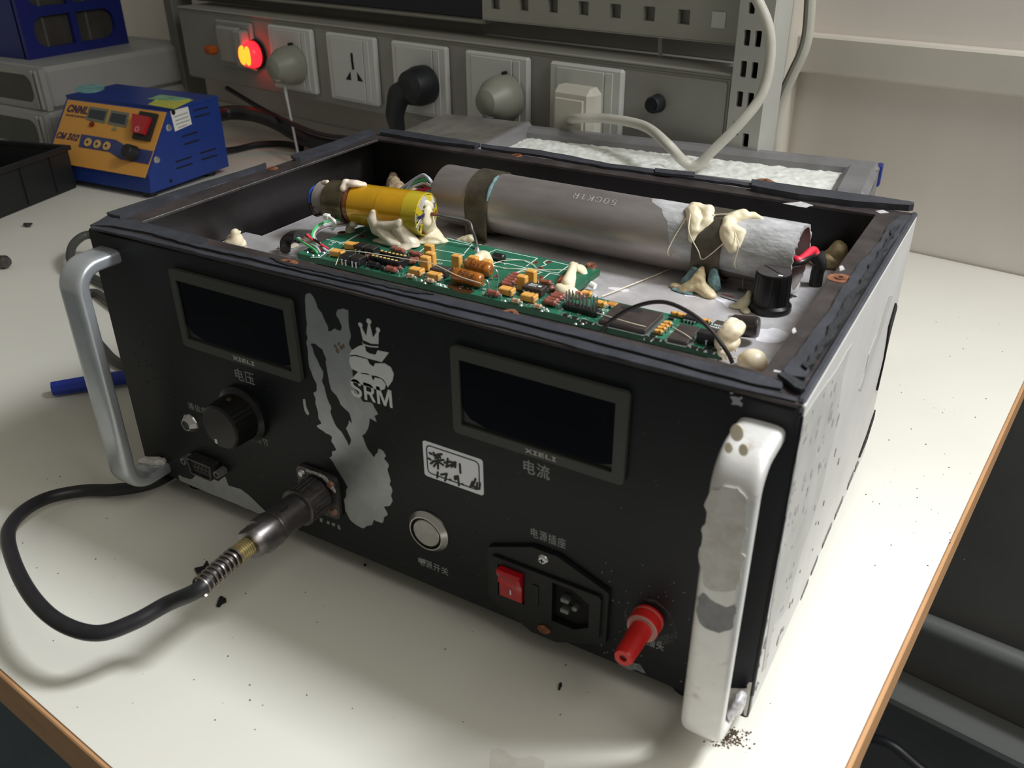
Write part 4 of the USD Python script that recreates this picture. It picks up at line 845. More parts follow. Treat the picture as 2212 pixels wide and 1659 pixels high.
# handwritten label
lq = [fr(912, 957), fr(1041, 985), fr(1047, 1062), fr(920, 1036)]; lx0 = (lq[0][0]+lq[3][0])/2; lx1 = (lq[1][0]+lq[2][0])/2; lz1 = (lq[0][1]+lq[1][1])/2; lz0 = (lq[2][1]+lq[3][1])/2
w = C("paper_label", front(rrect(lx0, lz0, lx1, lz1, .0014), 0, .0002), LABEL_W, smooth=False, label="white label with blue border and handwriting")
C("blue_border", front(ribbon(list(rrect(lx0+.002, lz0+.0022, lx1-.002, lz1-.0018, .0022).exterior.coords)[:-1], .0006, True), .0002, .0003), INK_B, parent=w, smooth=False)
def hs(*pts): return LineString([fr(860+x/3.072, 720+y/3.072) for x, y in pts]).buffer(.00052)
strk = [hs((212,792),(226,800)), hs((205,828),(218,836)), hs((235,852),(220,862)), hs((238,790),(248,812)), hs((240,808),(292,800)), hs((258,806),(250,828)), hs((274,800),(282,824)), hs((232,848),(304,838)), hs((266,812),(268,896)), hs((262,852),(240,880)), hs((270,850),(302,872)),
        hs((310,856),(352,850)), hs((332,830),(326,876)), hs((322,884),(352,872)), hs((362,858),(358,884)), hs((364,856),(384,854),(382,886)), hs((374,856),(372,880)), hs((412,866),(416,924)),
        hs((266,920),(262,955)), hs((288,936),(326,930),(314,976)), hs((348,968),(352,972)), hs((400,946),(378,950),(380,966),(402,960),(400,948),(406,1006)), hs((428,998),(434,1002)), hs((496,984),(482,1018)), hs((516,964),(498,1012),(526,1024)), hs((528,990),(524,1028)), hs((546,992),(542,1030),(520,1028))]
C("handwriting", front(union_all(strk).intersection(sbox(lx0+.0004, lz0+.0003, lx1-.0003, lz1)), .0003, .00042), INK_K, parent=w, smooth=False)

# bare right side: remains of the film and flaking paint
def sdp(pts): return Polygon([at(u, v, 0, CW)[[1, 2]] for u, v in pts])
def sidew(g, d0, d1): return slab(g, (CW, 0, 0), Y, Z, d0, d1)
ssx = lambda pts: Polygon([at(1600+x/1.567, 600+y/1.567, 0, CW)[[1, 2]] for x, y in pts])
C("film_remnant", sidew(rag(ssx([(212, 470), (260, 400), (330, 300), (378, 215), (345, 330), (330, 440), (320, 520), (290, 640), (272, 725), (235, 840), (205, 930), (185, 1000), (170, 1060), (155, 1120), (110, 1180), (85, 1320), (70, 1330), (60, 1420), (100, 1130), (140, 880), (170, 720)]), .0012, .003, 1), 0, .0002), SIDE_2, smooth=False)
C("film_remnant", sidew(rag(ssx([(500, 60), (460, 190), (432, 260), (420, 320), (398, 380), (408, 384), (425, 330), (470, 200), (515, 60)]), .0008, .003, 2), 0, .0002), SIDE_2, smooth=False)
C("flaking_sheet", sidew(rag(ssx([(522, 85), (500, 160), (486, 260), (457, 380), (460, 380), (482, 280), (501, 190), (526, 95)]), .0006, .003, 3), 0, .0009), RUST_D, smooth=False)
C("flaking_sheet", sidew(rag(ssx([(452, 450), (426, 530), (398, 605), (400, 609), (425, 548), (448, 475)]), .0006, .003, 4), 0, .0007), RUST_D, smooth=False)
C("flaking_sheet", sidew(rag(ssx([(395, 620), (330, 775), (265, 928), (200, 1090), (201, 1093), (268, 930), (334, 775), (398, 625)]), .0007, .004, 5).difference(union_all([sbox(y_, 0, y_+w_, .2) for y_, w_ in ((.02, .012), (.045, .006), (.062, .016), (.095, .006), (.112, .010), (.14, .008), (.165, .012), (.19, .005))])), 0, .0004), mat("flake_grey", (.12, .12, .115), .7), smooth=False)
r3 = random.Random(11); stx = []
for i in range(90):
    y = abs(r3.gauss(0.03, .035))+.003; z = r3.uniform(.02, .150)
    if y < .12: stx.append(affinity.rotate(affinity.scale(Point(y, z).buffer(r3.uniform(.0004, .0011), quad_segs=3), r3.uniform(.6, 1.6), r3.uniform(1, 3.2)), r3.uniform(-18, 18)))
C("paint_streaks", sidew(rag(union_all(stx), .0003, .0006, 6), 0, .0003), mat("streak_grey", (.30, .285, .265), .7, var=.5, vs=300), smooth=False, kind="stuff")
C("corner_edge", cyl((CW-.0002, .0006, ZB+.014), (CW-.0002, .0006, ZT_-.004), .0009, 8), BLACK)

# ================================================================== INSIDE THE CASE
def pp(u, v, z=ZP): return at(u, v, 2, z)
# big grey steel tube, open at its right end
TR_, TZ = .0174, ZP+.0189
t0, t1 = at(962, 417, 2, TZ), at(1729, 560, 2, TZ)
ta_ = (t1-t0)/np.linalg.norm(t1-t0); TLn = np.linalg.norm(t1-t0); tn = np.array([-ta_[1], ta_[0], 0])
big = Thing("steel_tube", "long grey steel tube lying in the case, crusted white at its open end", "tube", (t0+t1)/2-Z*TR_)
sj = TLn*.66
def tube_seg(a, b, r, ri): return lathe([(ri, 0), (r, 0), (r, b-a), (ri, b-a), (ri, 0)], t0+ta_*a, ta_, 72)
def wedge(a, b, r):                                              # the crusted end, its border torn
    return tube_seg(a, b, r, r-.0012)
big.add("tube_body", lathe([(0, .0006), (TR_-.0016, 0), (TR_, .0016), (TR_, TLn*.80), (TR_-.0015, TLn*.80), (TR_-.0015, TLn), (TR_-.0016, TLn), (TR_-.0016, TLn*.79), (0, TLn*.79)], t0, ta_, 72), STEEL)
# crusted shell: follows the tube, border wandering round it
nA, nL = 120, 40; V, F = [], []
def t_a(u): return min(TLn-.002, float(np.linalg.norm(at(u, 417+(u-962)*.1864, 2, TZ)-t0)))
for i in range(nA):
    th = i*2*math.pi/nA
    ph = math.degrees(math.pi-th); ph = ph-360 if ph > 180 else ph        # 0 faces the front, 90 is the top
    bd0 = t_a(np.interp(ph, [-180, -60, -34, -26, -20, 10, 45, 90, 140, 180], [1720, 1728, 1722, 1640, 1500, 1472, 1457, 1400, 1400, 1500]))+.0035*(meshkit.fbm(np.array([th*7., 0, 0]), 3, 8)-.5)
    end = TLn+.0012*(meshkit.noise(np.array([th*9., 0, 1.]), 4)-.5)
    if -2.6 < (th-2*math.pi if th > math.pi else th) < -1.2: end += .0008
    for j in range(nL):
        a = bd0+(end-bd0)*j/(nL-1); rr = TR_+.00006+.00035*meshkit.fbm(np.array([a*700, th*14, 0.]), 3, 6)*min(1, j/3)
        V.append(t0+ta_*a+(tn*math.cos(th)+Z*math.sin(th))*rr)
    V.append(t0+ta_*end+(tn*math.cos(th)+Z*math.sin(th))*(TR_-.0014)); V.append(t0+ta_*(end-.03)+(tn*math.cos(th)+Z*math.sin(th))*(TR_-.0016))
S_ = nL+2
for i in range(nA):
    for j in range(S_-1):
        a, b = i*S_+j, ((i+1) % nA)*S_+j; F += [[a, b, b+1], [a, b+1, a+1]]
shell = trimesh.Trimesh(V, F, process=False)
if np.dot(shell.face_normals[nL//2*2], (shell.triangles_center[nL//2*2]-t0)-ta_*np.dot(shell.triangles_center[nL//2*2]-t0, ta_)) < 0: shell.invert()
big.add("crusted_end", shell, ZINC, smooth=40, label="end of the tube with a white crust")
def clampband(a, w, mtl, nm="clamp_band"):
    return big.add(nm, lathe([(TR_, 0), (TR_+.0011, 0), (TR_+.0011, w), (TR_, w), (TR_, 0)], t0+ta_*(a-w/2), ta_, 64), mtl)
def along(u, v): return float(np.dot(on(u, v, t0, np.cross(ta_, [0.3, -.8, .5]))-t0, ta_))
ca = np.linalg.norm(at(1062, 436, 2, TZ)-t0); cb = np.linalg.norm(at(1549, 528, 2, TZ)-t0)
clampband(ca, .0150, CLAMP); clampband(cb, .0150, CLAMP)
for c_ in (ca, cb):
    def obx(lo, hi, c=.0004):
        b = cbox(lo, hi, c); return trimesh.Trimesh(t0+ta_*c_+np.outer(b.vertices[:, 0], ta_)-np.outer(b.vertices[:, 1], tn)+np.outer(b.vertices[:, 2], Z), b.faces[:, ::-1], process=False)
    big.add("clamp_foot", obx((-.0075, TR_-.0002, -TR_-.0013), (.0075, TR_+.0010, 0)), CLAMP)
    big.add("clamp_foot", obx((-.0075, TR_, -TR_-.0013), (.0075, TR_+.0070, -TR_-.0003)), CLAMP)
p = t0+ta_*(ca+.0076)
big.add("verdigris_line", tube([p+(-tn*math.cos(a)+Z*math.sin(a))*(TR_+.0007) for a in np.linspace(.35, 1.35, 8)], [.0004, .0010, .0012, .0008, .0011, .0004], 8), VERDI)
# stamped letters on the tube
gl = fit(glyphs("50CK1R", .01, "Inter", .12), 0, 0, .026, h=.0042)
sg = np.linalg.norm(at(1300, 448, 2, TZ+.014)-t0)-.010
vs, fs, o_ = [], [], 0
for x in polys(gl):
    e = trimesh.creation.extrude_polygon(x, .00012, engine="earcut")
    th = math.radians(62)-(e.vertices[:, 1]-.002)/TR_; rr = TR_+.00002+e.vertices[:, 2]
    v = t0+np.outer(sg+.013-e.vertices[:, 0], ta_)+(np.outer(np.cos(th), -tn)+np.outer(np.sin(th), Z))*rr[:, None]
    vs.append(v); fs.append(e.faces+o_); o_ += len(v)
big.add("stamped_lettering", trimesh.Trimesh(np.vstack(vs), np.vstack(fs), process=False), mat("scratch_light", (.42, .38, .36), .5, metal=.4), smooth=False)
# silicone on the right clamp
def tp(a, th, dr=0.0): return t0+ta_*a+(-tn*math.cos(th)+Z*math.sin(th))*(TR_+dr)
g1 = goo([[(tp(cb-.013, 1.25), .0040), (tp(cb-.010, .95), .0045), (tp(cb-.008, .62), .0036), (tp(cb-.008, .42), .0024)], [(tp(cb-.013, 1.4), .0040), (tp(cb-.006, 1.35), .0040), (tp(cb-.003, 1.0), .0030), (tp(cb-.007, .6), .0025)],
          [(tp(cb-.004, 1.05), .0018), (tp(cb+.004, 1.35), .0014), (tp(cb+.010, 1.35), .0030)],
          [(tp(cb+.012, 1.45), .0040), (tp(cb+.007, 1.1), .0035), (tp(cb+.009, .75), .0046), (tp(cb+.012, .45), .0040), (tp(cb+.013, .32), .0025)], [(tp(cb+.012, 1.4), .0032), (tp(cb+.016, 1.55), .0026), (tp(cb+.021, 1.5), .0012)], [(tp(cb+.009, .8), .0045), (tp(cb+.015, .8), .0030), (tp(cb+.015, .45), .0022)]], .0010, .0012, 7, 330, 4)
big.add("silicone_blob", g1, GLUE, smooth=True)
for pts in ([tp(cb-.012, .95, .004), tp(cb-.009, .5, .005), tp(cb-.003, .1, .003), tp(cb-.001, -.12, .002), tp(cb+.004, .1, .003), tp(cb+.009, .4, .003)], [tp(cb+.013, .7, .003), tp(cb+.017, .4, .004), tp(cb+.016, -.1, .002), pp(1603, 592, ZP+.010), pp(1605, 624)], [tp(cb-.014, .9, .002), tp(cb-.018, .2, .002), tp(cb-.019, -.2, .002), pp(1490, 556, ZP+.004), pp(1440, 584, ZP+.0015), pp(1300, 640, ZP+.0015)], [tp(cb-.004, 1.1, .002), tp(cb+.004, 1.25, .002), tp(cb+.013, 1.3, .002)]):
    big.add("silicone_thread", tube(pts, .00030, 6), GLUE, smooth=True)
def ft(c, a, o, z): return t0*[1, 1, 0]+ta_*(c+a)-tn*(TR_+o)+Z*(ZP+z)
big.add("verdigris_crust", goo([[(ft(cb, -.007, .004, .004), .0030, (1, .7, 1)), (ft(cb, -.004, .003, .010), .0022, (1, .5, 1))], [(ft(cb, .007, .003, .005), .0036, (1, .7, 1.3)), (ft(cb, .006, .002, .011), .0022, (1, .5, 1))], [(ft(cb, -.010, .009, .0006), .0030, (1, .8, .3)), (ft(cb, -.003, .010, .0006), .0022, (1, .8, .3))]], .0009, .001, 3, 500, 2), VERDI)
big.add("old_silicone", goo([[(ft(cb, -.006, .008, .001), .0040, (1, .9, .6)), (ft(cb, 0, .006, .006), .0036, (1, .8, 1.2)), (ft(cb, 0, .0035, .012), .0018)], [(ft(cb, 0, .006, .004), .0040), (ft(cb, .007, .008, .001), .0038, (1, 1, .5))], [(ft(cb, -.013, .006, .001), .0024, (1, 1, .6)), (ft(cb, -.009, .006, .001), .0026, (1, 1, .6))]], .0009, .0009, 4, 500, 3), mat("tan_silicone", (.56, .45, .27), .5, var=.25, vs=200), smooth=True)
big.add("old_silicone", goo([[(ft(ca, -.006, .007, .001), .0034, (1, 1, .6)), (ft(ca, 0, .006, .003), .0028, (1, 1, .9))], [(ft(ca, -.012, .008, .0003), .0028, (1.3, 1, .25)), (ft(ca, .008, .008, .0003), .0028, (1.5, 1, .25))]], .0009, .0009, 5, 600, 3), mat("dirty_silicone", (.60, .53, .36), .5, var=.3, vs=300), smooth=True)
# wires at both ends of the tube
big.add("nylon_bush", cyl(t0-ta_*.006+Z*.002, t0+ta_*.001+Z*.002, .0042, 20, ch=.001), NYLON)
e0 = t0-ta_*.006+Z*.002
for (u, v), (u2, v2), z_, mm, j in (((905, 381), (862, 412), .150, GREYW, 0), ((900, 385), (880, 405), .148, GREYW, 1), ((900, 392), (868, 414), .143, GREENW, 2), ((910, 396), (860, 420), .140, WHITEW, 3), ((900, 400), (870, 412), .136, BROWNW, 4), ((920, 407), (885, 418), .134, REDW, 5), ((915, 412), (880, 430), .130, REDW, 6)):
    o = np.array([0, (j-3)*.0007, (j % 3-1)*.0007])
    big.add("wire", tube([e0+o, e0+o-ta_*.006+Z*max(0, z_-.137)*.6, at(u, v, 1, e0[1]-.002+j*.0004), at(u2, v2, 1, e0[1]-.004+j*.0004), at(u2-14, v2+26, 1, e0[1]-.006)], .00085, 8), mm)
# the old silicone in the far corners belongs to the case
C("old_silicone", goo([[(pp(858, 415, ZP+.004), .006, (1.4, .8, 1)), (pp(850, 394, ZP+.006), .0045), (at(848, 380, 1, CD-.006), .0032)], [(pp(872, 420, ZP+.002), .006), (pp(900, 425, ZP+.002), .005)]], .0014, .0022, 8, 350, 2), mat("old_silicone_brown", (.36, .27, .17), .6, var=.4, vs=200), smooth=True)
C("old_silicone", goo([[(at(1790, 566, 2, ZP+.003), .0052, (1.5, .8, .9)), (at(1808, 553, 2, ZP+.006), .0060), (at(1812, 540, 2, ZP+.010), .0050)], [(at(1760, 562, 2, ZP+.002), .0034), (at(1790, 560, 2, ZP+.005), .0040)]], .0012, .0012, 9, 300, 4), GLUE_OLD, smooth=True)
C("white_silicone", goo([[(pp(500, 525, ZP+.002), .0042, (1, .9, .8)), (pp(511, 518, ZP+.004), .0040), (pp(508, 504, ZP+.008), .0026)], [(pp(505, 520, ZP+.002), .0042), (pp(520, 526, ZP+.001), .0035)], [(pp(512, 505, ZP+.008), .0015), (pp(518, 501, ZP+.009), .0006)]], .0009, .0007, 10, 350, 4), GLUE, smooth=True)
C("white_silicone", goo([[(pp(1626, 782, ZP+.004), .0062, (1, 1, .95)), (pp(1640, 792, ZP+.002), .0035), (pp(1648, 798, ZP+.001), .0020)], [(pp(1615, 780, ZP+.004), .0045), (pp(1606, 776, ZP+.003), .0022)]], .0009, .0003, 11, 250, 8), GLUE, smooth=True)
# sleeve with the red lead at the tube's open end
slv = Thing("cable_sleeve", "short black rubber sleeve standing up with a red lead bent into the tube", "cable sleeve", pp(1761, 616))
sb_ = pp(1761, 616)
slv.add("sleeve", tube([sb_+Z*.0002, sb_+Z*.007, sb_+Z*.012+X*.0005, sb_+Z*.0165-X*.0022], [.0033, .0033, .0034, .0042], 18), mat("sleeve_rubber", (.022, .021, .021), .6, bump=.4, bs=500))
slv.add("red_lead", tube([sb_+Z*.014-X*.001, sb_+Z*.0185-X*.004, at(1728, 562, 1, t1[1]), at(1710, 560, 1, t1[1]), t1-ta_*.02-Z*.006], .0021, 12), REDW)
slv.add("black_lead", tube([sb_+Z*.013-X*.001-Y*.002, sb_+Z*.0165-X*.004-Y*.002, at(1725, 568, 1, t1[1]-.002), t1-ta_*.02-Z*.009], .0018, 12), BLACKW)

# loose black knob on the plate
kb = at(1661, 667, 2, ZP); kn = Thing("loose_knob", "black fluted knob with a slotted top standing on the aluminium plate", "knob", kb)
kn.add("skirt", lathe([(0, 0), (.0104, 0), (.0106, .0008), (.0104, .0030), (.0092, .0042), (.0088, .0042), (0, .0042)], kb, Z, 56), KNOB)
kn.add("body", lathe([(0, .004), (.0090, .004), (.0086, .0185), (.0080, .0197), (0, .0197)], kb, Z, 56), KNOB)
kn.add("top_disc", cyl(kb+Z*.0196, kb+Z*.0200, .0081, 40), KNOB_T)
ka = math.radians(-38); kd = np.array([math.cos(ka), math.sin(ka), 0]); km = np.array([-kd[1], kd[0], 0])
kn.add("pointer_line", trimesh.Trimesh(*(lambda b: (kb+Z*.0200+np.outer(b.vertices[:, 0], kd)+np.outer(b.vertices[:, 1], km)+np.outer(b.vertices[:, 2], Z), b.faces))(cbox((-.0078, -.0004, -.0001), (.0083, .0004, .0002), .0001)), process=False), IC_B)
for i in range(14):
    a = i*2*math.pi/14; p = kb+np.array([math.cos(a), math.sin(a), 0])*.0089; q = kb+np.array([math.cos(a), math.sin(a), 0])*.0085
    kn.add("flute", cyl(p+Z*.0045, q+Z*.0182, .00034, 6), KNOB)
kn.add("white_tick", cboxc(kb+kd*.0064-km*.0012+Z*.0201, (.0022, .0013, .0003), .0001), WHITE_P)
gk = goo([[(kb+np.array([-.0105, -.0045, .0030]), .0026, (1, 1, 1.2)), (kb+np.array([-.0135, -.0075, .0010]), .0026, (1.2, 1, .4)), (kb+np.array([-.0165, -.0085, .0010]), .0010)], [(kb+np.array([-.0100, -.0030, .0075]), .0014), (kb+np.array([-.0105, -.0045, .0030]), .0024)], [(kb+np.array([-.0120, -.0060, .0010]), .0022, (1, 1, .4)), (kb+np.array([-.0085, -.0105, .0010]), .0022, (1, 1, .4))]], .0009, .0007, 12, 350, 3)
kn.add("silicone_blob", gk, mat("dull_silicone", (.56, .51, .36), .5, var=.15, vs=200), smooth=True)

# ------------------------------------------------------------------ circuit board
ZC = .1354; BT = .0034
def cp(u, v, z=ZC): return at(u, v, 2, z)
P_ = [cp(639, 548), cp(1562, 761.4)]; yf = (P_[0][1]+P_[1][1])/2
bkr = cp(1289, 580); stp = cp(1240, 631); nar = cp(1338, 654); fre = cp(1562, 761.4); bkl = cp(700, 486)
xl = P_[0][0]; xr = fre[0]; yb = bkr[1]; xs = (bkr[0]+stp[0])/2; yn = (stp[1]+nar[1])/2
board2 = Polygon([(xl, yf), (xr, yf), (xr, yn), (xs, yn), (xs, yb), (xl+.006, yb), (xl, yb-.02)])
board = Thing("circuit_board", "green circuit board crowded with orange capacitors and chips on the plate", "circuit board", ((xl+xr)/2, (yf+yb)/2, ZC-BT))
Bd = board.add
Bd("laminate", flat(board2, ZC-BT, ZC-.0001), PCB_E, smooth=False)
Bd("solder_mask", flat(board2.buffer(-.0002), ZC-.0001, ZC), PCB, smooth=False)
for x, y in ((xl+.006, yf+.006), (xr-.006, yf+.006), (xs-.005, yb-.005), (xl+.010, yb-.006), (xs+.01, yn-.004)):
    Bd("standoff", cyl((x, y, ZP+.0002), (x, y, ZC-BT), .0024, 14), NYLON)
Bd("standoff_peg", tube([(xs+.0005, yb-.012, ZC-.004), (xs+.0035, yb-.0125, ZC-.0045)], [.0018, .0016], 10), NYLON)
def cpx(u, v): return tuple(cp(u, v)[:2])
lines = [[(1056,546),(1072,539),(1161,558),(1137,575)], [(1092,571),(1070,560)], [(1164,577),(1180,572),(1174,567),(1182,562),(1230,573),(1205,590),(1140,579)], [(1162,610),(1188,590),(1225,598)], [(1162,610),(1210,620),(1218,617),(1213,609),(1232,604)], [(892,555),(918,535),(1003,550),(978,565),(940,560)], [(918,535),(950,518),(1022,531)], [(965,514),(1020,528),(1003,547)], [(748,522),(790,498)], [(706,517),(742,525),(772,506)], [(672,556),(690,556),(720,535)], [(1066,560),(1088,558),(1130,562),(1152,572),(1160,580)], [(1062,572),(1090,580),(1136,582),(1140,582)], [(1068,566),(1100,570),(1137,579),(1172,588)], [(1100,592),(1140,585)], [(1140,600),(1170,588)]]
for L_ in lines: Bd("silkscreen_line", flat(LineString([cpx(*q) for q in L_]).buffer(.00030), ZC, ZC+.00005), SILK, smooth=False)
def btxt(text, p, q, h, ang=0):
    a, b = cp(*p), cp(*q); L_ = np.linalg.norm(b-a); th = math.atan2(b[1]-a[1], b[0]-a[0])
    g = affinity.translate(affinity.rotate(fit(glyphs(text, .01, "Inter", .05, 2), 0, 0, L_, h=h), th, origin=(0, 0), use_radians=True), a[0], a[1])
    Bd("silkscreen_lettering", flat(g, ZC, ZC+.00005), SILK, smooth=False)
btxt("10-0-", (752, 524), (718, 519), .0042); btxt("11388011", (822, 541), (764, 522), .0026); btxt("GND", (995, 629), (1015, 634), .0030); btxt("ND2", (940, 615), (966, 622), .0026); btxt("P20", (1297, 672), (1312, 664), .0024)
for (u, v, r) in ((740, 503, .0030), (782, 511, .0026), (1158, 567, .0017), (1186, 566, .0018), (1167, 579, .0020), (1168, 599, .0017), (1073, 597, .0018), (1000, 560, .0014), (1050, 545, .0014), (998, 596, .0014), (900, 520, .0014)):
    p = cp(u, v); w = Bd("plated_hole", flat(Point(p[:2]).buffer(r).difference(Point(p[:2]).buffer(r*.5)), ZC, ZC+.0001), COPPER, smooth=False); Bd("hole", flat(Point(p[:2]).buffer(r*.5), ZC, ZC+.00006), RUST_D, parent=w, smooth=False)
p = cp(1277, 576); Bd("corner_screw", lathe([(.0008, .0006), (.0026, .0014), (.0030, 0), (.0008, 0), (.0008, .0006)], p, Z, 18), COPPER)
# components; every place measured on the board's face
def up(u, v): return cp(u, v)
def tant(u, v, L=.0078, W=.0046, H=.0034, a=0, std=False):
    p = up(u, v)+np.array([0, .0016, 0])
    if std: L, W, H = .0052, .0036, .0075
    M = rz(a); b = cboxc((0, 0, H/2+.0003), (L, W, H), .0004)
    w = Bd("tantalum_capacitor", T(b, M, p), TANT)
    if not std:
        Bd("polarity_band", T(cboxc((L/2-.0011, 0, H/2+.0004), (.0009, W+.0001, H+.00012), .0001), M, p), TANT_D, parent=w)
        for s in (-1, 1): Bd("lead", T(cboxc((s*(L/2+.0002), 0, .0010), (.0008, W*.55, .0019), .0002), M, p), TIN, parent=w)
for u, v, a in ((726, 556, .12), (757, 540, .12), (897, 596, -.02), (936, 606, 0), (1092, 639, 0), (1140, 653, 0)): tant(u, v, a=a)
for u, v in ((925, 560), (928, 577), (917, 586), (984, 583), (1020, 586), (1049, 594), (1144, 617), (1125, 629)): tant(u, v, std=True)
for u, v in ((1264, 643), (1295, 665)): tant(u, v, .0052, .0034, .0024)
for u, v in ((1439, 707), (1432, 713), (1426, 718.5), (1419, 725), (1457, 686), (1471, 690), (1522, 702)): tant(u, v, .0040, .0021, .0019)
def resis(u, v, u2=None, v2=None, r=.0016, L=.0066, a=0, m_=RES, nm="resistor"):
    p = up(u, v)+np.array([0, .0008, r+.0004]); d = np.array([math.cos(a), math.sin(a), 0])
    pr = [(0, 0), (r*.7, 0), (r, r*.5), (r, L*.22), (r*.86, L*.3), (r*.86, L*.7), (r, L*.78), (r, L-r*.5), (r*.7, L), (0, L)]
    w = Bd(nm, lathe(pr, p-d*L/2, d, 14), m_)
    for s in (-1, 1): Bd("lead", tube([p+d*s*L/2, p+d*s*(L/2+.0011), p+d*s*(L/2+.0015)-Z*r, p+d*s*(L/2+.0015)-Z*(r+.0004)], .00035, 6, 4), TIN, parent=w)
for u, v, a in ((855, 547, 0), (862, 550, 0), (894, 556, 0), (900, 559, 0), (884, 574, .7), (890, 570, .7), (844, 590, 0), (853, 584.5, 0), (1116, 604, 0), (1110, 609, 0), (1104, 614, 0), (1098, 619, 0), (1093, 624, 0), (1177, 619, 0), (1064, 642, 0), (1206, 648, 0), (1200, 652, 0), (1192, 658, 0), (1187, 663, 0), (1198, 632, .8), (800, 566, 0), (806, 569, 0)): resis(u, v, a=a-.02)
for u, v in ((885, 603), (928, 613), (1113, 657), (1160, 669)): resis(u, v, r=.0012, L=.0042, m_=RES_T, nm="striped_resistor")
resis(806, 580, r=.0017, L=.0072, a=-.03, m_=IC_B, nm="diode"); resis(821, 584, r=.0013, L=.0045, m_=IC_B, nm="diode")
def dip(u, v, L, W, H, n, a=0, m_=IC, nm="chip", z0=.0012):
    p = up(u, v); M = rz(a); w = Bd(nm, T(cboxc((0, 0, H/2+z0), (L, W, H), .0004), M, p), m_)
    for s in (-1, 1):
        for i in range(n):
            x = (i-(n-1)/2)*.00254*min(1, L/(n*.00254+.0006)); Bd("pin", T(cat([cboxc((x, s*(W/2+.0004), z0+H*.45), (.0012, .0009, .0006), .0001), cboxc((x, s*(W/2+.0007), (z0+H*.45)/2), (.0007, .0004, z0+H*.45), .0001)]), M, p), TIN, parent=w)
    return w
for u, v in ((754, 568), (776, 573), (783, 547), (805, 552)):
    dip(u, v, .0064, .0066, .0040, 2, m_=IC_B, nm="optocoupler")
w = dip(953, 597, .0098, .0064, .0036, 4); w = dip(1155, 637, .0110, .0070, .0038, 4)
a_, b_ = up(1141, 622)+Z*.0051, up(1166, 626)+Z*.0051
Bd("chip_lettering", flat(affinity.translate(affinity.scale(union_all([fit(glyphs("AD620", .01, "Inter", .05, 2), -.0030, .0004, .0012, h=.0013), fit(glyphs("B0512", .01, "Inter", .05, 2), -.0030, -.0014, .0012, h=.0013), sbox(.0020, -.0007, .0036, .0009)]), 1.0, 1.0), *up(1155, 637)[:2]), ZC+.0012+.0038, ZC+.0012+.0038+.00008), SILK, parent=w, smooth=False)
# chip socket with gold contacts
p = up(842, 573); soc = Bd("chip_socket", T(cat([cbox((-.0100, -.0051, .0012), (.0100, -.0025, .0054), .0003), cbox((-.0100, .0025, .0012), (.0100, .0051, .0054), .0003), cbox((.0075, -.0030, .0012), (.0100, .0030, .0050), .0003), cbox((-.0100, -.0030, .0012), (-.0080, .0030, .0050), .0003)]), t=p), IC_B)
for s in (-1, 1):
    for i in range(7): Bd("contact", cyl(p+np.array([-.0076+i*.00254, s*.0038, .0050]), p+np.array([-.0076+i*.00254, s*.0038, .0056]), .0008, 10), GOLD, parent=soc); Bd("pin", cboxc(p+np.array([-.0076+i*.00254, s*.0040, .0008]), (.0006, .0006, .0016), .0001), TIN, parent=soc)
# amber film capacitors
for (u0, v0), (u1, v1) in (((972, 612), (1036, 629)), ((1000, 592), (1056, 606))):
    a_, b_ = up(u0, v0)+np.array([0, .003, .0042]), up(u1, v1)+np.array([0, .003, .0042]); d = (b_-a_)/np.linalg.norm(b_-a_); L = np.linalg.norm(b_-a_)
    w = Bd("film_capacitor", lathe([(0, .0008), (.0022, 0), (.0036, .0012), (.0038, .0030), (.0037, L-.003), (.0035, L-.0012), (.0022, L-.0003), (0, L-.0009)], a_, d, 28), AMBER, smooth=50)
    Bd("lead", tube([b_-d*.001, b_+d*.0022+Z*.0012, b_+d*.0036-Z*.0010, b_+d*.0038-Z*.0042], .0004, 8), TIN, parent=w)
    nrm = np.array([-d[1], d[0], 0]); gg = fit(glyphs("50V J", .01, "Inter", .08, 1), -.0045, -.0011, .0045, h=.0022); vs, fs, o_ = [], [], 0
    for x in polys(gg):
        e = trimesh.creation.extrude_polygon(x, .0001, engine="earcut"); th = math.radians(55)+e.vertices[:, 1]/.0038
        vs.append(a_+np.outer(L*.55+e.vertices[:, 0], d)+(np.outer(np.cos(th), -nrm)+np.outer(np.sin(th), Z))*(.00382+e.vertices[:, 2])[:, None]); fs.append(e.faces+o_); o_ += len(e.vertices)
    Bd("print", trimesh.Trimesh(np.vstack(vs), np.vstack(fs), process=False), mat("amber_print", (.10, .03, .005), .5), parent=w, smooth=False)
Bd("amber_flux", flat(rag(union_all([Point(cpx(978, 618)).buffer(.003), Point(cpx(1012, 630)).buffer(.003)]).convex_hull, .0012, .003, 4), ZC, ZC+.0002), mat("flux_brown", (.055, .022, .008), .3), smooth=False)
# pin header
a_, b_ = up(1218, 668), up(1286, 686); d = (b_-a_)/np.linalg.norm(b_-a_); n_ = np.array([-d[1], d[0], 0]); L = np.linalg.norm(b_-a_)
hb = cbox((-.001, -.0005, 0), (L+.001, .0045, .0026), .0003); w = Bd("pin_header", trimesh.Trimesh(a_+np.outer(hb.vertices[:, 0], d)+np.outer(hb.vertices[:, 1], n_)+np.outer(hb.vertices[:, 2], Z), hb.faces, process=False), IC_B)
for r_ in range(2):
    for i in range(9):
        if (r_, i) in ((0, 3), (1, 6)): continue
        q = a_+d*(L*(i+.4)/9)+n_*(.0008+r_*.0024); Bd("pin", cboxc(q+Z*.0055, (.0006, .0006, .0075), .00015), PIN, parent=w)
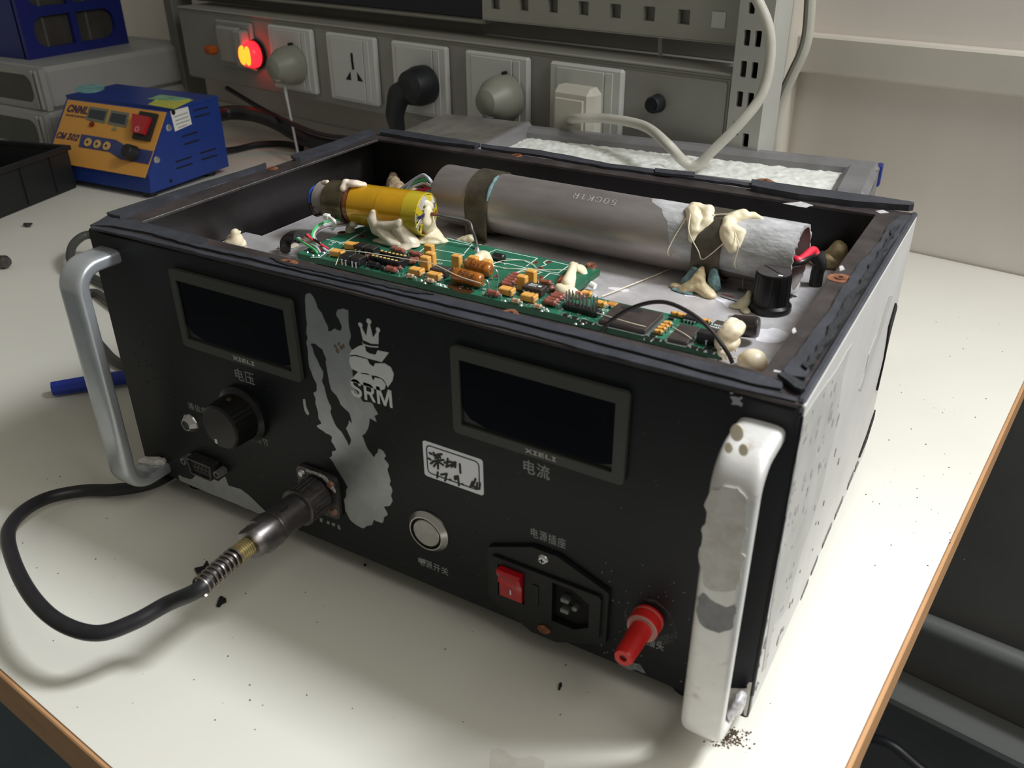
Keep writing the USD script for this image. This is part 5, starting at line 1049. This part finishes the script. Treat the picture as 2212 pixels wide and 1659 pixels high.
# large flat chips
def qfp(corners, H, nm, pins):
    q = [cp(*c, ZC+H) for c in corners]; c0_ = sum(q)/4-Z*H
    ex = ((q[1]-q[0])+(q[2]-q[3])); ex /= np.linalg.norm(ex); Lx = (np.linalg.norm(q[1]-q[0])+np.linalg.norm(q[2]-q[3]))/2; Ly = (np.linalg.norm(q[3]-q[0])+np.linalg.norm(q[2]-q[1]))/2
    th = math.atan2(ex[1], ex[0]); M = rz(th); w = Bd(nm, T(cboxc((0, 0, H/2+.0004), (Lx, Ly, H), .0004), M, c0_), IC, label="large flat square chip" if pins > 30 else None)
    ps = []
    for s in (-1, 1):
        for i in range(pins):
            x = (i-(pins-1)/2)/pins; ps.append(cboxc((x*Lx, s*(Ly/2+.0006), .0004), (Lx/pins*.5, .0012, .0003), .00005)); ps.append(cboxc((s*(Lx/2+.0006), x*Ly, .0004), (.0012, Ly/pins*.5, .0003), .00005))
    Bd("pin_rows", T(cat(ps), M, c0_), TIN, parent=w, smooth=False, kind="stuff")
    return w, c0_, M
w, c0_, M_ = qfp(((1335, 655), (1432, 677), (1396, 716), (1293, 692)), .0022, "flat_chip", 44)
sm_ = rag(affinity.scale(Point(*cpx(1365, 679)).buffer(.0055), 1.0, .5), .0012, .003, 5); Bd("dark_smudge", flat(sm_, ZC+.0026, ZC+.00264), mat("smudge_dark", (.016, .016, .02), .5), parent=w, smooth=False)
qfp(((1472, 700), (1514, 708), (1484, 742), (1440, 731)), .0018, "flat_chip", 24)
w, c0_, M_ = qfp(((1546, 691), (1574, 698), (1552, 724), (1522, 716)), .0020, "flat_chip", 14)
Bd("chip_lettering", T(flat(union_all([fit(glyphs("LM2C", .01, "Inter", .05, 2), -.003, .0004, .0025, h=.0016), fit(glyphs("H4M9", .01, "Inter", .05, 2), -.003, -.002, .0025, h=.0016)]), 0, .00006), M_, c0_+Z*.0024), SILK, smooth=False)
dip(1493, 695, .0068, .0040, .0022, 4, m_=IC_B, nm="small_chip", z0=.0004)
dip(1530, 742, .0098, .0050, .0052, 1, m_=IC_B, nm="black_relay", z0=.0003)
dip(1322, 662, .0050, .0040, .0014, 2, m_=TANT_D, nm="crystal", z0=.0004)
Bd("corner_capacitor", cyl(up(1076, 562)-X*.003+Z*.0018, up(1076, 562)+X*.004+Z*.0018, .0022, 16, ch=.0006), IC_B)
# solder joints and small pads along the front edge
sj_ = []
for u, v in ((664, 545), (676, 541), (684, 547), (692, 542), (700, 546), (688, 552), (676, 552), (702, 540), (713, 553), (806, 563), (880, 600), (910, 606), (918, 612), (950, 615), (960, 619), (1090, 650), (1125, 660), (1170, 672), (1180, 668), (1215, 668), (1183, 672), (1243, 700), (1258, 700), (1302, 676), (1310, 660)):
    Bd("solder_joint", lathe([(0, .0007), (.0004, .0006), (.0009, 0), (0, 0)], up(u, v), Z, 8), TIN)
for u, v in ((1222, 682), (1242, 688), (1262, 695), (1275, 699), (1326, 664), (1400, 735), (1420, 735), (1450, 690), (1410, 727), (1500, 752), (1515, 758), (1535, 762), (1528, 756)):
    w = Bd("chip_resistor", T(cboxc((0, 0, .0004), (.0030, .0016, .0008), .0001), t=up(u, v)), IC_B)
    for s in (-1, 1): Bd("pad", T(cboxc((s*.0016, 0, .0003), (.0008, .0017, .0006), .0001), t=up(u, v)), TIN, parent=w)
pads = []
for i in range(170):
    t_ = r2.uniform(0, 1); x_ = xl+.004+t_*(xr-xl-.008); y_ = yf+.0015+r2.random()**1.6*(.024 if x_ < xs else .016)
    pads.append(T(cboxc((0, 0, .00015), (r2.uniform(.0006, .0016), r2.uniform(.0005, .0012), .0003), .0001), rz(r2.choice((0, 1.57, .4))), (x_, y_, ZC)))
Bd("solder_pads", cat(pads), TIN, smooth=False, kind="stuff")
pads = []
for i in range(70):
    x_ = xl+.006+r2.random()*(xr-xl-.012); y_ = yf+.002+r2.random()*(.026 if x_ < xs else .016); w_, h_ = r2.uniform(.001, .0035), r2.uniform(.0008, .002)
    pads.append(ribbon([(x_, y_), (x_+w_, y_), (x_+w_, y_+h_), (x_, y_+h_)][:r2.randint(2, 4)], .00028))
Bd("silkscreen_marks", flat(union_all(pads), ZC, ZC+.00005), SILK, smooth=False, kind="stuff")
# wires soldered at the left end
def bw(pts, mm, r=.0007): Bd("wire", tube(pts, r, 8), mm)
for i, (mm, dv) in enumerate(((GREENW, 0), (WHITEW, 3), (GREYW, 7), (BROWNW, 10), (GREYW, 13))):
    z_ = ZC+.008-.0008*i
    bw([cp(768, 474+dv*.7, ZC+.004), cp(735, 474+dv, z_), cp(700, 481+dv, z_), cp(682, 492+dv, z_-.001), cp(674+i*2, 510+dv*.6, z_-.003), cp(684+i*3, 530+dv*.3, ZC+.002), cp(690+i*5, 540+i, ZC+.0002)], mm)
bw([cp(640, 511, ZC+.004), cp(660, 523, ZC+.002), cp(682, 533, ZC+.003), cp(692, 546, ZC+.0002)], GREYW); bw([cp(642, 515, ZC+.004), cp(662, 528, ZC+.003), cp(680, 540, ZC+.002), cp(686, 548, ZC+.0002)], GREENW); bw([cp(660, 508, ZC+.006), cp(672, 515, ZC+.005), cp(690, 524, ZC+.005), cp(702, 538, ZC+.0002)], BLACKW); bw([cp(662, 506, ZC+.008), cp(676, 518, ZC+.005), cp(694, 528, ZC+.004), cp(708, 537, ZC+.0002)], REDW); bw([cp(645, 514, ZC+.003), cp(668, 530, ZC+.002), cp(693, 543, ZC+.0002)], REDW)
Bd("cable_tie", tube([cp(712, 470, ZC+.013), cp(722, 478, ZC+.0125), cp(722, 488, ZC+.008), cp(718, 494, ZC+.004)], .0011, 8), NYLON); Bd("tie_head", cboxc(cp(706, 468, ZC+.0125), (.0042, .0032, .0032), .0006), NYLON)
Bd("black_sleeve", tube([pp(616, 540, ZP+.0036), pp(618, 522, ZP+.0065), cp(632, 511, ZC+.003), cp(645, 512, ZC+.004)], [.0030, .0032, .0032, .0034], 14), mat("sleeve_rubber", (.02, .02, .02), .6))
Bd("silicone_blob", goo([[(pp(612, 536, ZP), .0024, (1, 1, .8)), (pp(606, 534, ZP+.001), .0014)], [(pp(636, 531, ZP), .0024, (1.2, 1, .5)), (pp(630, 535, ZP), .0018, (1, 1, .5))], [(pp(668, 512, ZP+.002), .0028), (pp(660, 520, ZP+.001), .0020)]], .0009, .0006, 13, 400, 3), GLUE_GREY, smooth=True)
# white silicone runs on the board
Bd("silicone_blob", goo([[(up(1012, 567)+Z*.001, .0022, (1, 1, .6)), (up(1030, 569)+Z*.002, .0036, (1.1, 1, .75)), (up(1044, 562)+Z*.002, .0040, (1.1, 1, .8)), (up(1056, 571)+Z*.0015, .0026, (1, 1, .8))], [(up(1056, 574), .0018), (up(1064, 575), .0010)]], .0009, .0007, 14, 350, 4), GLUE, smooth=True)
Bd("silicone_blob", goo([[(up(1222, 641)+Z*.003, .0046, (1.3, .9, .6)), (up(1206, 637)+Z*.004, .0020)], [(up(1226, 634)+Z*.005, .0036), (up(1236, 614)+Z*.008, .0022), (up(1236, 596)+Z*.006, .0019), (up(1243, 583)+Z*.002, .0020)], [(up(1238, 584)+Z*.001, .0028, (1, 1, .7)), (up(1252, 583)+Z*.001, .0034, (1, 1, .5)), (up(1262, 590), .0020, (1, 1, .5))], [(up(1232, 642)+Z*.003, .003), (up(1250, 643)+Z*.001, .0016)]], .0009, .0005, 15, 350, 5), GLUE, smooth=True)
for pts in ([cp(1238, 582, ZC+.001), cp(1190, 583, ZC+.0012), cp(1140, 582, ZC+.0012), cp(1105, 592, ZC+.0010)], [cp(1062, 571, ZC+.001), cp(1088, 563, ZC+.0015), cp(1130, 562, ZC+.001), cp(1150, 570, ZC+.001), cp(1158, 578, ZC+.001)], [cp(1062, 574, ZC+.001), cp(1100, 580, ZC+.001), cp(1137, 580, ZC+.001)], [cp(736, 540, ZC+.006), cp(795, 546, ZC+.008), cp(880, 560, ZC+.008), cp(932, 569, ZC+.010), cp(990, 596, ZC+.010), cp(1040, 612, ZC+.009)], [cp(1290, 676, ZC+.003), cp(1350, 694, ZC+.004), cp(1395, 706, ZC+.003)], [cp(1452, 706, ZC+.003), cp(1480, 722, ZC+.003), cp(1495, 733, ZC+.002)], [up(728, 566), up(732, 568)+Z*.003, up(726, 580)+Z*.002]):
    Bd("silicone_thread", tube(pts, .00022, 6), GLUE, smooth=True)
bw([up(1204, 616), cp(1210, 606, ZC+.003), cp(1222, 597, ZC+.004), cp(1234, 588, ZC+.002)], SALMONW, .0012); bw([up(1232, 642)+Z*.002, up(1250, 645)+Z*.003, up(1262, 648)+Z*.001], SALMONW, .0010)
# black wire arching over the right end
ar = [at(u, v, 1, yy) for u, v, yy in ((1299, 718, yf-.0016), (1312, 700, yf-.0014), (1345, 675, yf-.0012), (1385, 658, yf-.001), (1425, 652, yf-.001), (1460, 660, yf-.001), (1500, 682, yf-.002), (1533, 710, yf-.003), (1558, 742, yf-.003), (1575, 768, yf-.003), (1582, 784, yf-.003))]
Bd("arched_wire", tube(ar, .00095, 10), BLACKW)
# capacitor lying off the right end, smothered in silicone
ce = pp(1613, 708, ZP+.007)
Bd("electrolytic_capacitor", lathe([(0, 0), (.0046, 0), (.0050, .0006), (.0050, .0105), (.0044, .0118), (0, .0120)], ce-np.array([.0065, .0005, 0]), (1, .08, .10), 28), mat("capacitor_sleeve", (.022, .016, .014), .3), label="dark capacitor lying on its side")
g2 = goo([[(cp(1560, 742, ZC+.003), .0034), (cp(1566, 726, ZC+.006), .0040), (cp(1580, 716, ZC+.008), .0042), (cp(1594, 708, ZC+.008), .0034)], [(cp(1562, 745, ZC+.002), .0036), (cp(1575, 746, ZC+.002), .0032), (cp(1585, 738, ZC+.003), .0030)], [(cp(1570, 716, ZC+.008), .0030), (cp(1580, 698, ZC+.008), .0026), (cp(1590, 700, ZC+.007), .0024)], [(cp(1560, 760, ZC), .0022), (cp(1562, 772, ZC-.004), .0020)]], .0009, .0008, 16, 380, 4)
Bd("silicone_blob", g2, GLUE, smooth=True)
for pts in ([cp(1586, 740, ZC+.002), pp(1590, 760, ZP+.005)], [cp(1566, 735, ZC+.004), cp(1556, 756, ZC+.003), cp(1562, 768, ZC-.003)], [cp(1574, 770, ZC-.002), pp(1590, 774, ZP+.007)]):
    Bd("silicone_thread", tube(pts, .00035, 6), GLUE, smooth=True)

# ------------------------------------------------------------------ yellow taped cylinder above the board
YR = .0118
ya, yb_ = at(771, 440, 2, ZC+.016), at(921, 463, 2, ZC+.016)
yd = (yb_-ya)/np.linalg.norm(yb_-ya); YL = np.linalg.norm(yb_-ya); yn_ = np.array([-yd[1], yd[0], 0])
co = Thing("taped_cylinder", "yellow taped cylinder glued above the green circuit board", "detector cylinder", (ya+yb_)/2-Z*YR)
co.add("tape_wrap", lathe([(0, 0), (YR-.0006, 0), (YR, .0008), (YR, YL*.42), (YR+.0002, YL*.421), (YR+.0002, YL*.80), (0, YL*.80)], ya, yd, 56), TAPE)
co.add("tape_wrap", lathe([(.0112, YL*.795), (YR+.0003, YL*.795), (YR+.0002, YL), (YR-.0003, YL+.0003), (.0112, YL+.0002), (.0112, YL*.795)], ya, yd, 56), TAPE_L)
co.add("end_recess", lathe([(0, YL-.003), (.0111, YL-.003), (.0111, YL-.0035), (0, YL-.0035)], ya, yd, 40), RUST_D)
for i, a in enumerate((.1, .5, .9, 1.4, 1.9, 2.3, 2.7, 3.1, 3.5, 3.9, 5.3, 5.8)):
    c = ya+yd*(YL+.0002)+(yn_*math.cos(a)+Z*math.sin(a))*.0092
    co.add("foil_tab", T(cboxc((0, 0, 0), (.0036, .0058, .0005), .0002), align(yd+.35*(yn_*math.cos(a+1)+Z*math.sin(a)))@rz(a*2), c), (TAPE_L, TIN, mat("foil_silver", (.55, .52, .40), .3, metal=.6))[i % 3])
co.add("foil_tab", T(cboxc((0, 0, 0), (.0020, .0075, .0004), .0002), align(yd), ya+yd*(YL+.0012)-yn_*.0060+Z*.001), mat("foil_navy", (.03, .03, .12), .3, metal=.4))
co.add("rusty_rim", lathe([(0, -.0036), (YR-.0010, -.0036), (YR-.0003, -.0018), (YR-.0006, .0006), (0, .0006)], ya, yd, 48), mat("amber_brown_glue", (.20, .055, .015), .3, var=.5, vs=300, coat_weight=.4))
ym = ya-yd*.0036
co.add("metal_collar", lathe([(0, -.0145), (YR-.0020, -.0145), (YR-.0002, -.0132), (YR+.0002, -.0010), (YR-.0003, 0), (0, 0)], ym, yd, 56), BRASS_D)
co.add("ceramic_end", lathe([(0, -.0225), (YR-.0035, -.0225), (YR-.0018, -.0210), (YR-.0016, -.0144), (0, -.0144)], ym, yd, 48), PINK_GREY)
co.add("silicone_blob", goo([[(ya-yd*.0035+Z*(YR+.0002)-yn_*.002, .0034, (1.2, 1, .6)), (ya+yd*.002+Z*(YR+.001)-yn_*.003, .0034, (1.2, 1, .6)), (ya+yd*.0055+Z*(YR+.0004)-yn_*.001, .0026, (1, 1, .5))], [(ya-yd*.004+Z*(YR-.002)-yn_*.006, .0022), (ya-yd*.0035+Z*(YR)-yn_*.003, .0030)]], .0009, .0007, 17, 350, 4), mat("pinkish_silicone", (.78, .66, .54), .42), smooth=True)
co.add("silicone_blob", goo([[(ya-yd*.021+Z*(YR-.002), .0020, (1.6, 1, .6)), (ya-yd*.018+Z*(YR-.001)-yn_*.002, .0014)]], .0009, .0005, 18), MATS["pinkish_silicone"], smooth=True)
def ysurf(a, th, dr=0): return ya+yd*a+(-yn_*math.cos(th)+Z*math.sin(th))*(YR+dr)
gm = goo([[(ysurf(YL*.42, .10, .0005), .0018), (ysurf(YL*.40, -.25, .001), .0030), (ysurf(YL*.42, -.7, .002), .0036), (up(860, 528)+Z*.001, .0030, (1.4, 1.2, .4))],
          [(ysurf(YL*.42, -.6, .001), .0036), (ysurf(YL*.60, -.45, .001), .0034), (ysurf(YL*.76, -.30, .0008), .0026), (ysurf(YL*.79, -.12, .0004), .0016)],
          [(ysurf(YL*.5, -.7, .002), .0046), (up(855, 530)+Z*.002, .0040, (1.5, 1.3, .6)), (up(820, 520), .0032, (1.5, 1, .3))], [(ysurf(YL*.75, -.6, .001), .0046), (up(885, 530)+Z*.002, .0044, (1.4, 1.2, .6)), (up(868, 536), .0034, (1.5, 1, .25))], [(up(860, 528)+Z*.001, .004, (1.6, 1.3, .4)), (up(890, 533)+Z*.001, .0036, (1.4, 1.2, .3))]], .0011, .0009, 19, 300, 4)
co.add("silicone_blob", gm, GLUE_GREY, smooth=True)
gm2 = goo([[(ya+yd*(YL+.0008)+Z*.003, .0030, (.8, 1, 1.1)), (ya+yd*(YL+.0012)-Z*.004-yn_*.001, .0046, (.7, 1.1, 1)), (up(925, 512)+Z*.004, .0052, (1, 1.1, 1)), (up(932, 521)+Z*.001, .0060, (1.3, 1.2, .5)), (up(955, 520), .0030, (1.3, 1, .25))], [(up(925, 522)+Z*.001, .0048, (1.2, 1.2, .5)), (up(908, 524)+Z*.001, .0036, (1.2, 1.2, .4))]], .0011, .0010, 20, 330, 4)
co.add("silicone_blob", gm2, GLUE, smooth=True)
co.add("silicone_blob", goo([[(ya+yd*(YL+.0006)+Z*.0065-yn_*.001, .0022, (.5, 1, 1)), (ya+yd*(YL+.0012)+Z*.0035+yn_*.003, .0024, (.5, 1, 1))]], .0009, .0006, 21), GLUE, smooth=True)
co.add("silicone_blob", goo([[(up(756, 500), .0030, (1, 1, .4)), (up(758, 494)+Z*.003, .0018), (ysurf(.002, -.9), .0022)]], .0009, .0006, 22), GLUE_GREY, smooth=True)
pw = ya+yd*(YL+.001)+Z*.0005
co.add("bare_twist", tube([pw-Z*.001, pw+yd*.0035+Z*.0004-yn_*.0004, pw+yd*.0075], [.0011, .0013, .0007], 8), COPPER)
co.add("bent_wire", tube([pw+yd*.006, pw+yd*.0105-yn_*.001+Z*.0004, cp(1010, 478, ZC+.014), cp(1020, 497, ZC+.010), cp(1028, 520, ZC+.004), up(1031, 541)+Z*.0002], .0008, 10), mat("wire_dark_grey", (.10, .095, .09), .4, metal=.3))
co.add("solder_joint", lathe([(0, .0024), (.0008, .0020), (.0014, .0006), (.0018, 0), (0, 0)], up(1031, 541), Z, 12), TIN)
eb = ym-yd*.0225
co.add("blue_wire", tube([eb+Z*.008-yn_*.003, eb-yd*.0015+Z*.005-yn_*.006, eb-yd*.001-Z*.001-yn_*.0085], .0008, 8), BLUEW)
co.add("black_wire", tube([eb-yd*.001-Z*.001-yn_*.0085, eb+yd*.005-Z*.006-yn_*.012, cp(712, 456, ZC+.006)], .0009, 8), BLACKW)
co.add("blue_wire", tube([cp(712, 456, ZC+.006), cp(722, 462, ZC+.005), cp(728, 472, ZC+.003)], .0008, 8), BLUEW)

# ================================================================== PLUG AND LEAD AT THE FRONT
pz0 = np.array([fcx, 0, fcz]); plug = Thing("cable_plug", "dark metal plug with a spring collar pushed into the square flange", "plug", (fcx, -.045, 0))
def pl_(prof, n=40): return lathe([(r, y) for r, y in prof], pz0, FY, n)
plug.add("coupling_ring", pl_([(0, .0026), (.0092, .0026), (.0097, .0034), (.0097, .0155), (.0101, .0160), (.0101, .0172), (.0088, .0178), (0, .0178)]), GUN)
for i in range(22):
    a = i*2*math.pi/22; q = pz0+np.array([math.cos(a), 0, math.sin(a)])*.0097; plug.add("grip_flute", cboxc(q-Y*.0095, (.0010, .0115, .0010), .0002), GUN)
plug.add("rivet", lathe([(.0007, .0003), (.0013, .0004), (.0015, 0), (.0007, 0), (.0007, .0003)], pz0+np.array([-.0062, -.0075, .0078]), (-.6, 0, .8), 14), GUN_L)
plug.add("barrel", pl_([(0, .017), (.0082, .017), (.0082, .0330), (.0076, .0345), (0, .0345)]), GUN)
plug.add("flat_notch", cboxc(pz0+np.array([.0030, -.0285, .0078]), (.0004, .0050, .0008), .0001), RUST_D)
nutp = tm(m3d.Manifold.revolve(m3d.CrossSection([[(0, 0), (.0084, 0), (.0089, .0008), (.0089, .0120), (.0072, .0155), (0, .0155)]]), 48) - m3d.Manifold.cube([.03, .03, .0085]).translate([.0066, -.015, .0085]) - m3d.Manifold.cube([.03, .03, .0085]).translate([-.0366, -.015, .0085]))
plug.add("cable_nut", T(nutp, frame(*(lambda a: (a, np.cross(FY, a), FY))(np.array([-.5, 0, .866]))), pz0+FY*.0345), GUN_L)
plug.add("threaded_neck", pl_([(0, .0495)]+[(.0043+(.0003 if i % 2 else 0), .0495+i*.0006) for i in range(16)]+[(0, .0588)], 28), BRASS, smooth=False)
hx = []
for i in range(9*14):
    a = i*2*math.pi/14; y = .0580+i*(.0225/(9*14)); hx.append(pz0+np.array([math.cos(a)*.0044, -y, math.sin(a)*.0044-max(0, y-.058)*.10]))
plug.add("strain_spring", tube(hx, .00062, 8, 2), SPRING)
sp_e = pz0+np.array([0, -.0815, -.0024])
lead2 = [pz0+FY*.050, pz0+FY*.062, pz0+np.array([0, -.072, -.0008]), sp_e, at(360, 1305, 2, .034), at(290, 1343, 2, .031), at(210, 1368, 2, .029), at(130, 1345, 2, .028), at(70, 1290, 2, .026), at(30, 1215, 2, .022), at(18, 1150, 2, .017), at(50, 1105, 2, .012), at(105, 1075, 2, .008), at(180, 1060, 2, .0052), at(250, 1058, 2, .005), at(320, 1046, 2, .005), at(372, 1022, 2, .005), at(430, 985, 2, .0048)]
single("black_lead", tube(lead2, .0036, 16), RUBBER, "thick black rubber lead looping from the dark metal plug under the left handle", "cable")
# leads showing at the left of the case
single("grey_lead", tube([at(230, 548, 2, .0042), at(205, 512, 2, .02), at(180, 510, 2, .022), at(155, 535, 2, .018), at(158, 575, 2, .010), at(200, 600, 2, .0042), at(240, 620, 2, .0042), at(300, 650, 2, .0042)], .0040, 12), mat("lead_dark_grey", (.05, .05, .046), .5), "dark grey lead bowing out behind the case's left corner", "cable")
single("grey_lead", tube([at(170, 640, 2, .004), at(205, 632, 2, .004), at(235, 652, 2, .004), at(300, 700, 2, .004)], .0034, 12), MATS["lead_dark_grey"], "short dark grey lead showing between the left handle and the case, above the pen", "cable")
single("grey_lead", tube([at(190, 715, 2, .004), at(222, 752, 2, .004), at(250, 780, 2, .004), at(300, 800, 2, .004)], .0036, 12), MATS["lead_dark_grey"], "dark lead running into the shadow just above the blue pen", "cable")
# blue pen
pa, pb2 = at(112, 840, 2, .006), at(285, 812, 2, .006); pdv = (pb2-pa)/np.linalg.norm(pb2-pa)
pen = Thing("blue_pen", "blue pen lying on the bench behind the left handle", "pen", (pa+pb2)/2*[1, 1, 0])
pen.add("cap", lathe([(.0035, .0006), (.0045, 0), (.0052, .0004), (.0056, .020), (.0056, .034), (0, .034)], pa, pdv, 8), PENB, smooth=False)
pen.add("barrel", lathe([(0, .033), (.0050, .033), (.0050, .105), (.0036, .110), (0, .110)], pa, pdv, 20), PENB)
# scraps on the bench
def chip(pts, label, m_=CHIPK, h=.0007, z=.0001, nm="paint_chip"):
    g = Polygon([at(u, v, 2, 0)[:2] for u, v in pts]).buffer(0); single(nm, flat(g, z, z+h), m_, label, "scrap", smooth=False)
chip([(421, 1232), (440, 1228), (448, 1215), (452, 1222), (445, 1240), (430, 1248)], "jagged black paint chip touching the plug's spring", h=.0016)
chip([(468, 1312), (474, 1294), (478, 1290), (489, 1296), (489, 1302), (480, 1306), (474, 1313)], "four sided black paint chip on the bench below the plug's spring", h=.0010)
chip([(1208, 1478), (1213, 1476), (1214, 1482), (1209, 1492), (1206, 1491)], "tiny curved black paint chip on the bench in front of the inlet")
chip([(786, 1219), (791, 1220), (790, 1224), (786, 1223)], "tiny black paint chip on the bench under the push button", h=.0005)
q = at(58, 485, 2, .003); single("metal_scrap", cat([cyl(q-[.004, 0, .001], q+[.003, .001, .0], .0022, 10), cyl(q+[.003, .001, 0], q+[.006, .002, .0015], .0012, 8)]), GUN, "small dark metal fitting on the bench in front of the black bin", "fitting")
q = at(4, 568, 2, .006); single("metal_scrap", lathe([(0, 0), (.0045, 0), (.006, .003), (.006, .009), (.004, .012), (0, .012)], q-[.006, 0, 0], (1, .3, .1), 16), GUN, "rounded dark metal fitting at the left edge of the picture", "fitting")
dd = []
for u, v in [(1981, 1056), (2062, 887), (1968, 668), (1976, 672), (2006, 691), (2158, 700), (2040, 885), (2165, 760), (2090, 732), (1940, 812), (2130, 862), (1900, 1089), (1946, 1092), (1925, 1178), (2012, 1101), (1979, 1127), (1664, 1520), (206, 820), (130, 1030), (102, 1035), (122, 1044), (1222, 1437), (1290, 1330), (700, 1310), (620, 1150), (1000, 1560), (287, 1519), (540, 1480), (20, 1390), (660, 1280), (207, 1208), (248, 1208), (80, 1227), (193, 1280), (2000, 960), (2050, 1010)]+[(r2.uniform(1850, 2150), r2.uniform(600, 1250)) for _ in range(60)]+[(r2.uniform(0, 1400), r2.uniform(1080, 1600)) for _ in range(40)]:
    q = at(u, v, 2, 0); s_ = r2.uniform(.00012, .00042)
    if q[0] < CW and q[1] > -.002 and q[0] > 0: continue
    k = trimesh.creation.icosphere(1, s_); k.apply_scale((1, r2.uniform(.6, 1), .6)); dd.append(T(k, t=q+Z*s_*.5))
single("grit_specks", cat(dd), mat("grit_grey", (.07, .065, .06), .8), "scattered dark grit specks over the bench top", "grit", kind="stuff")
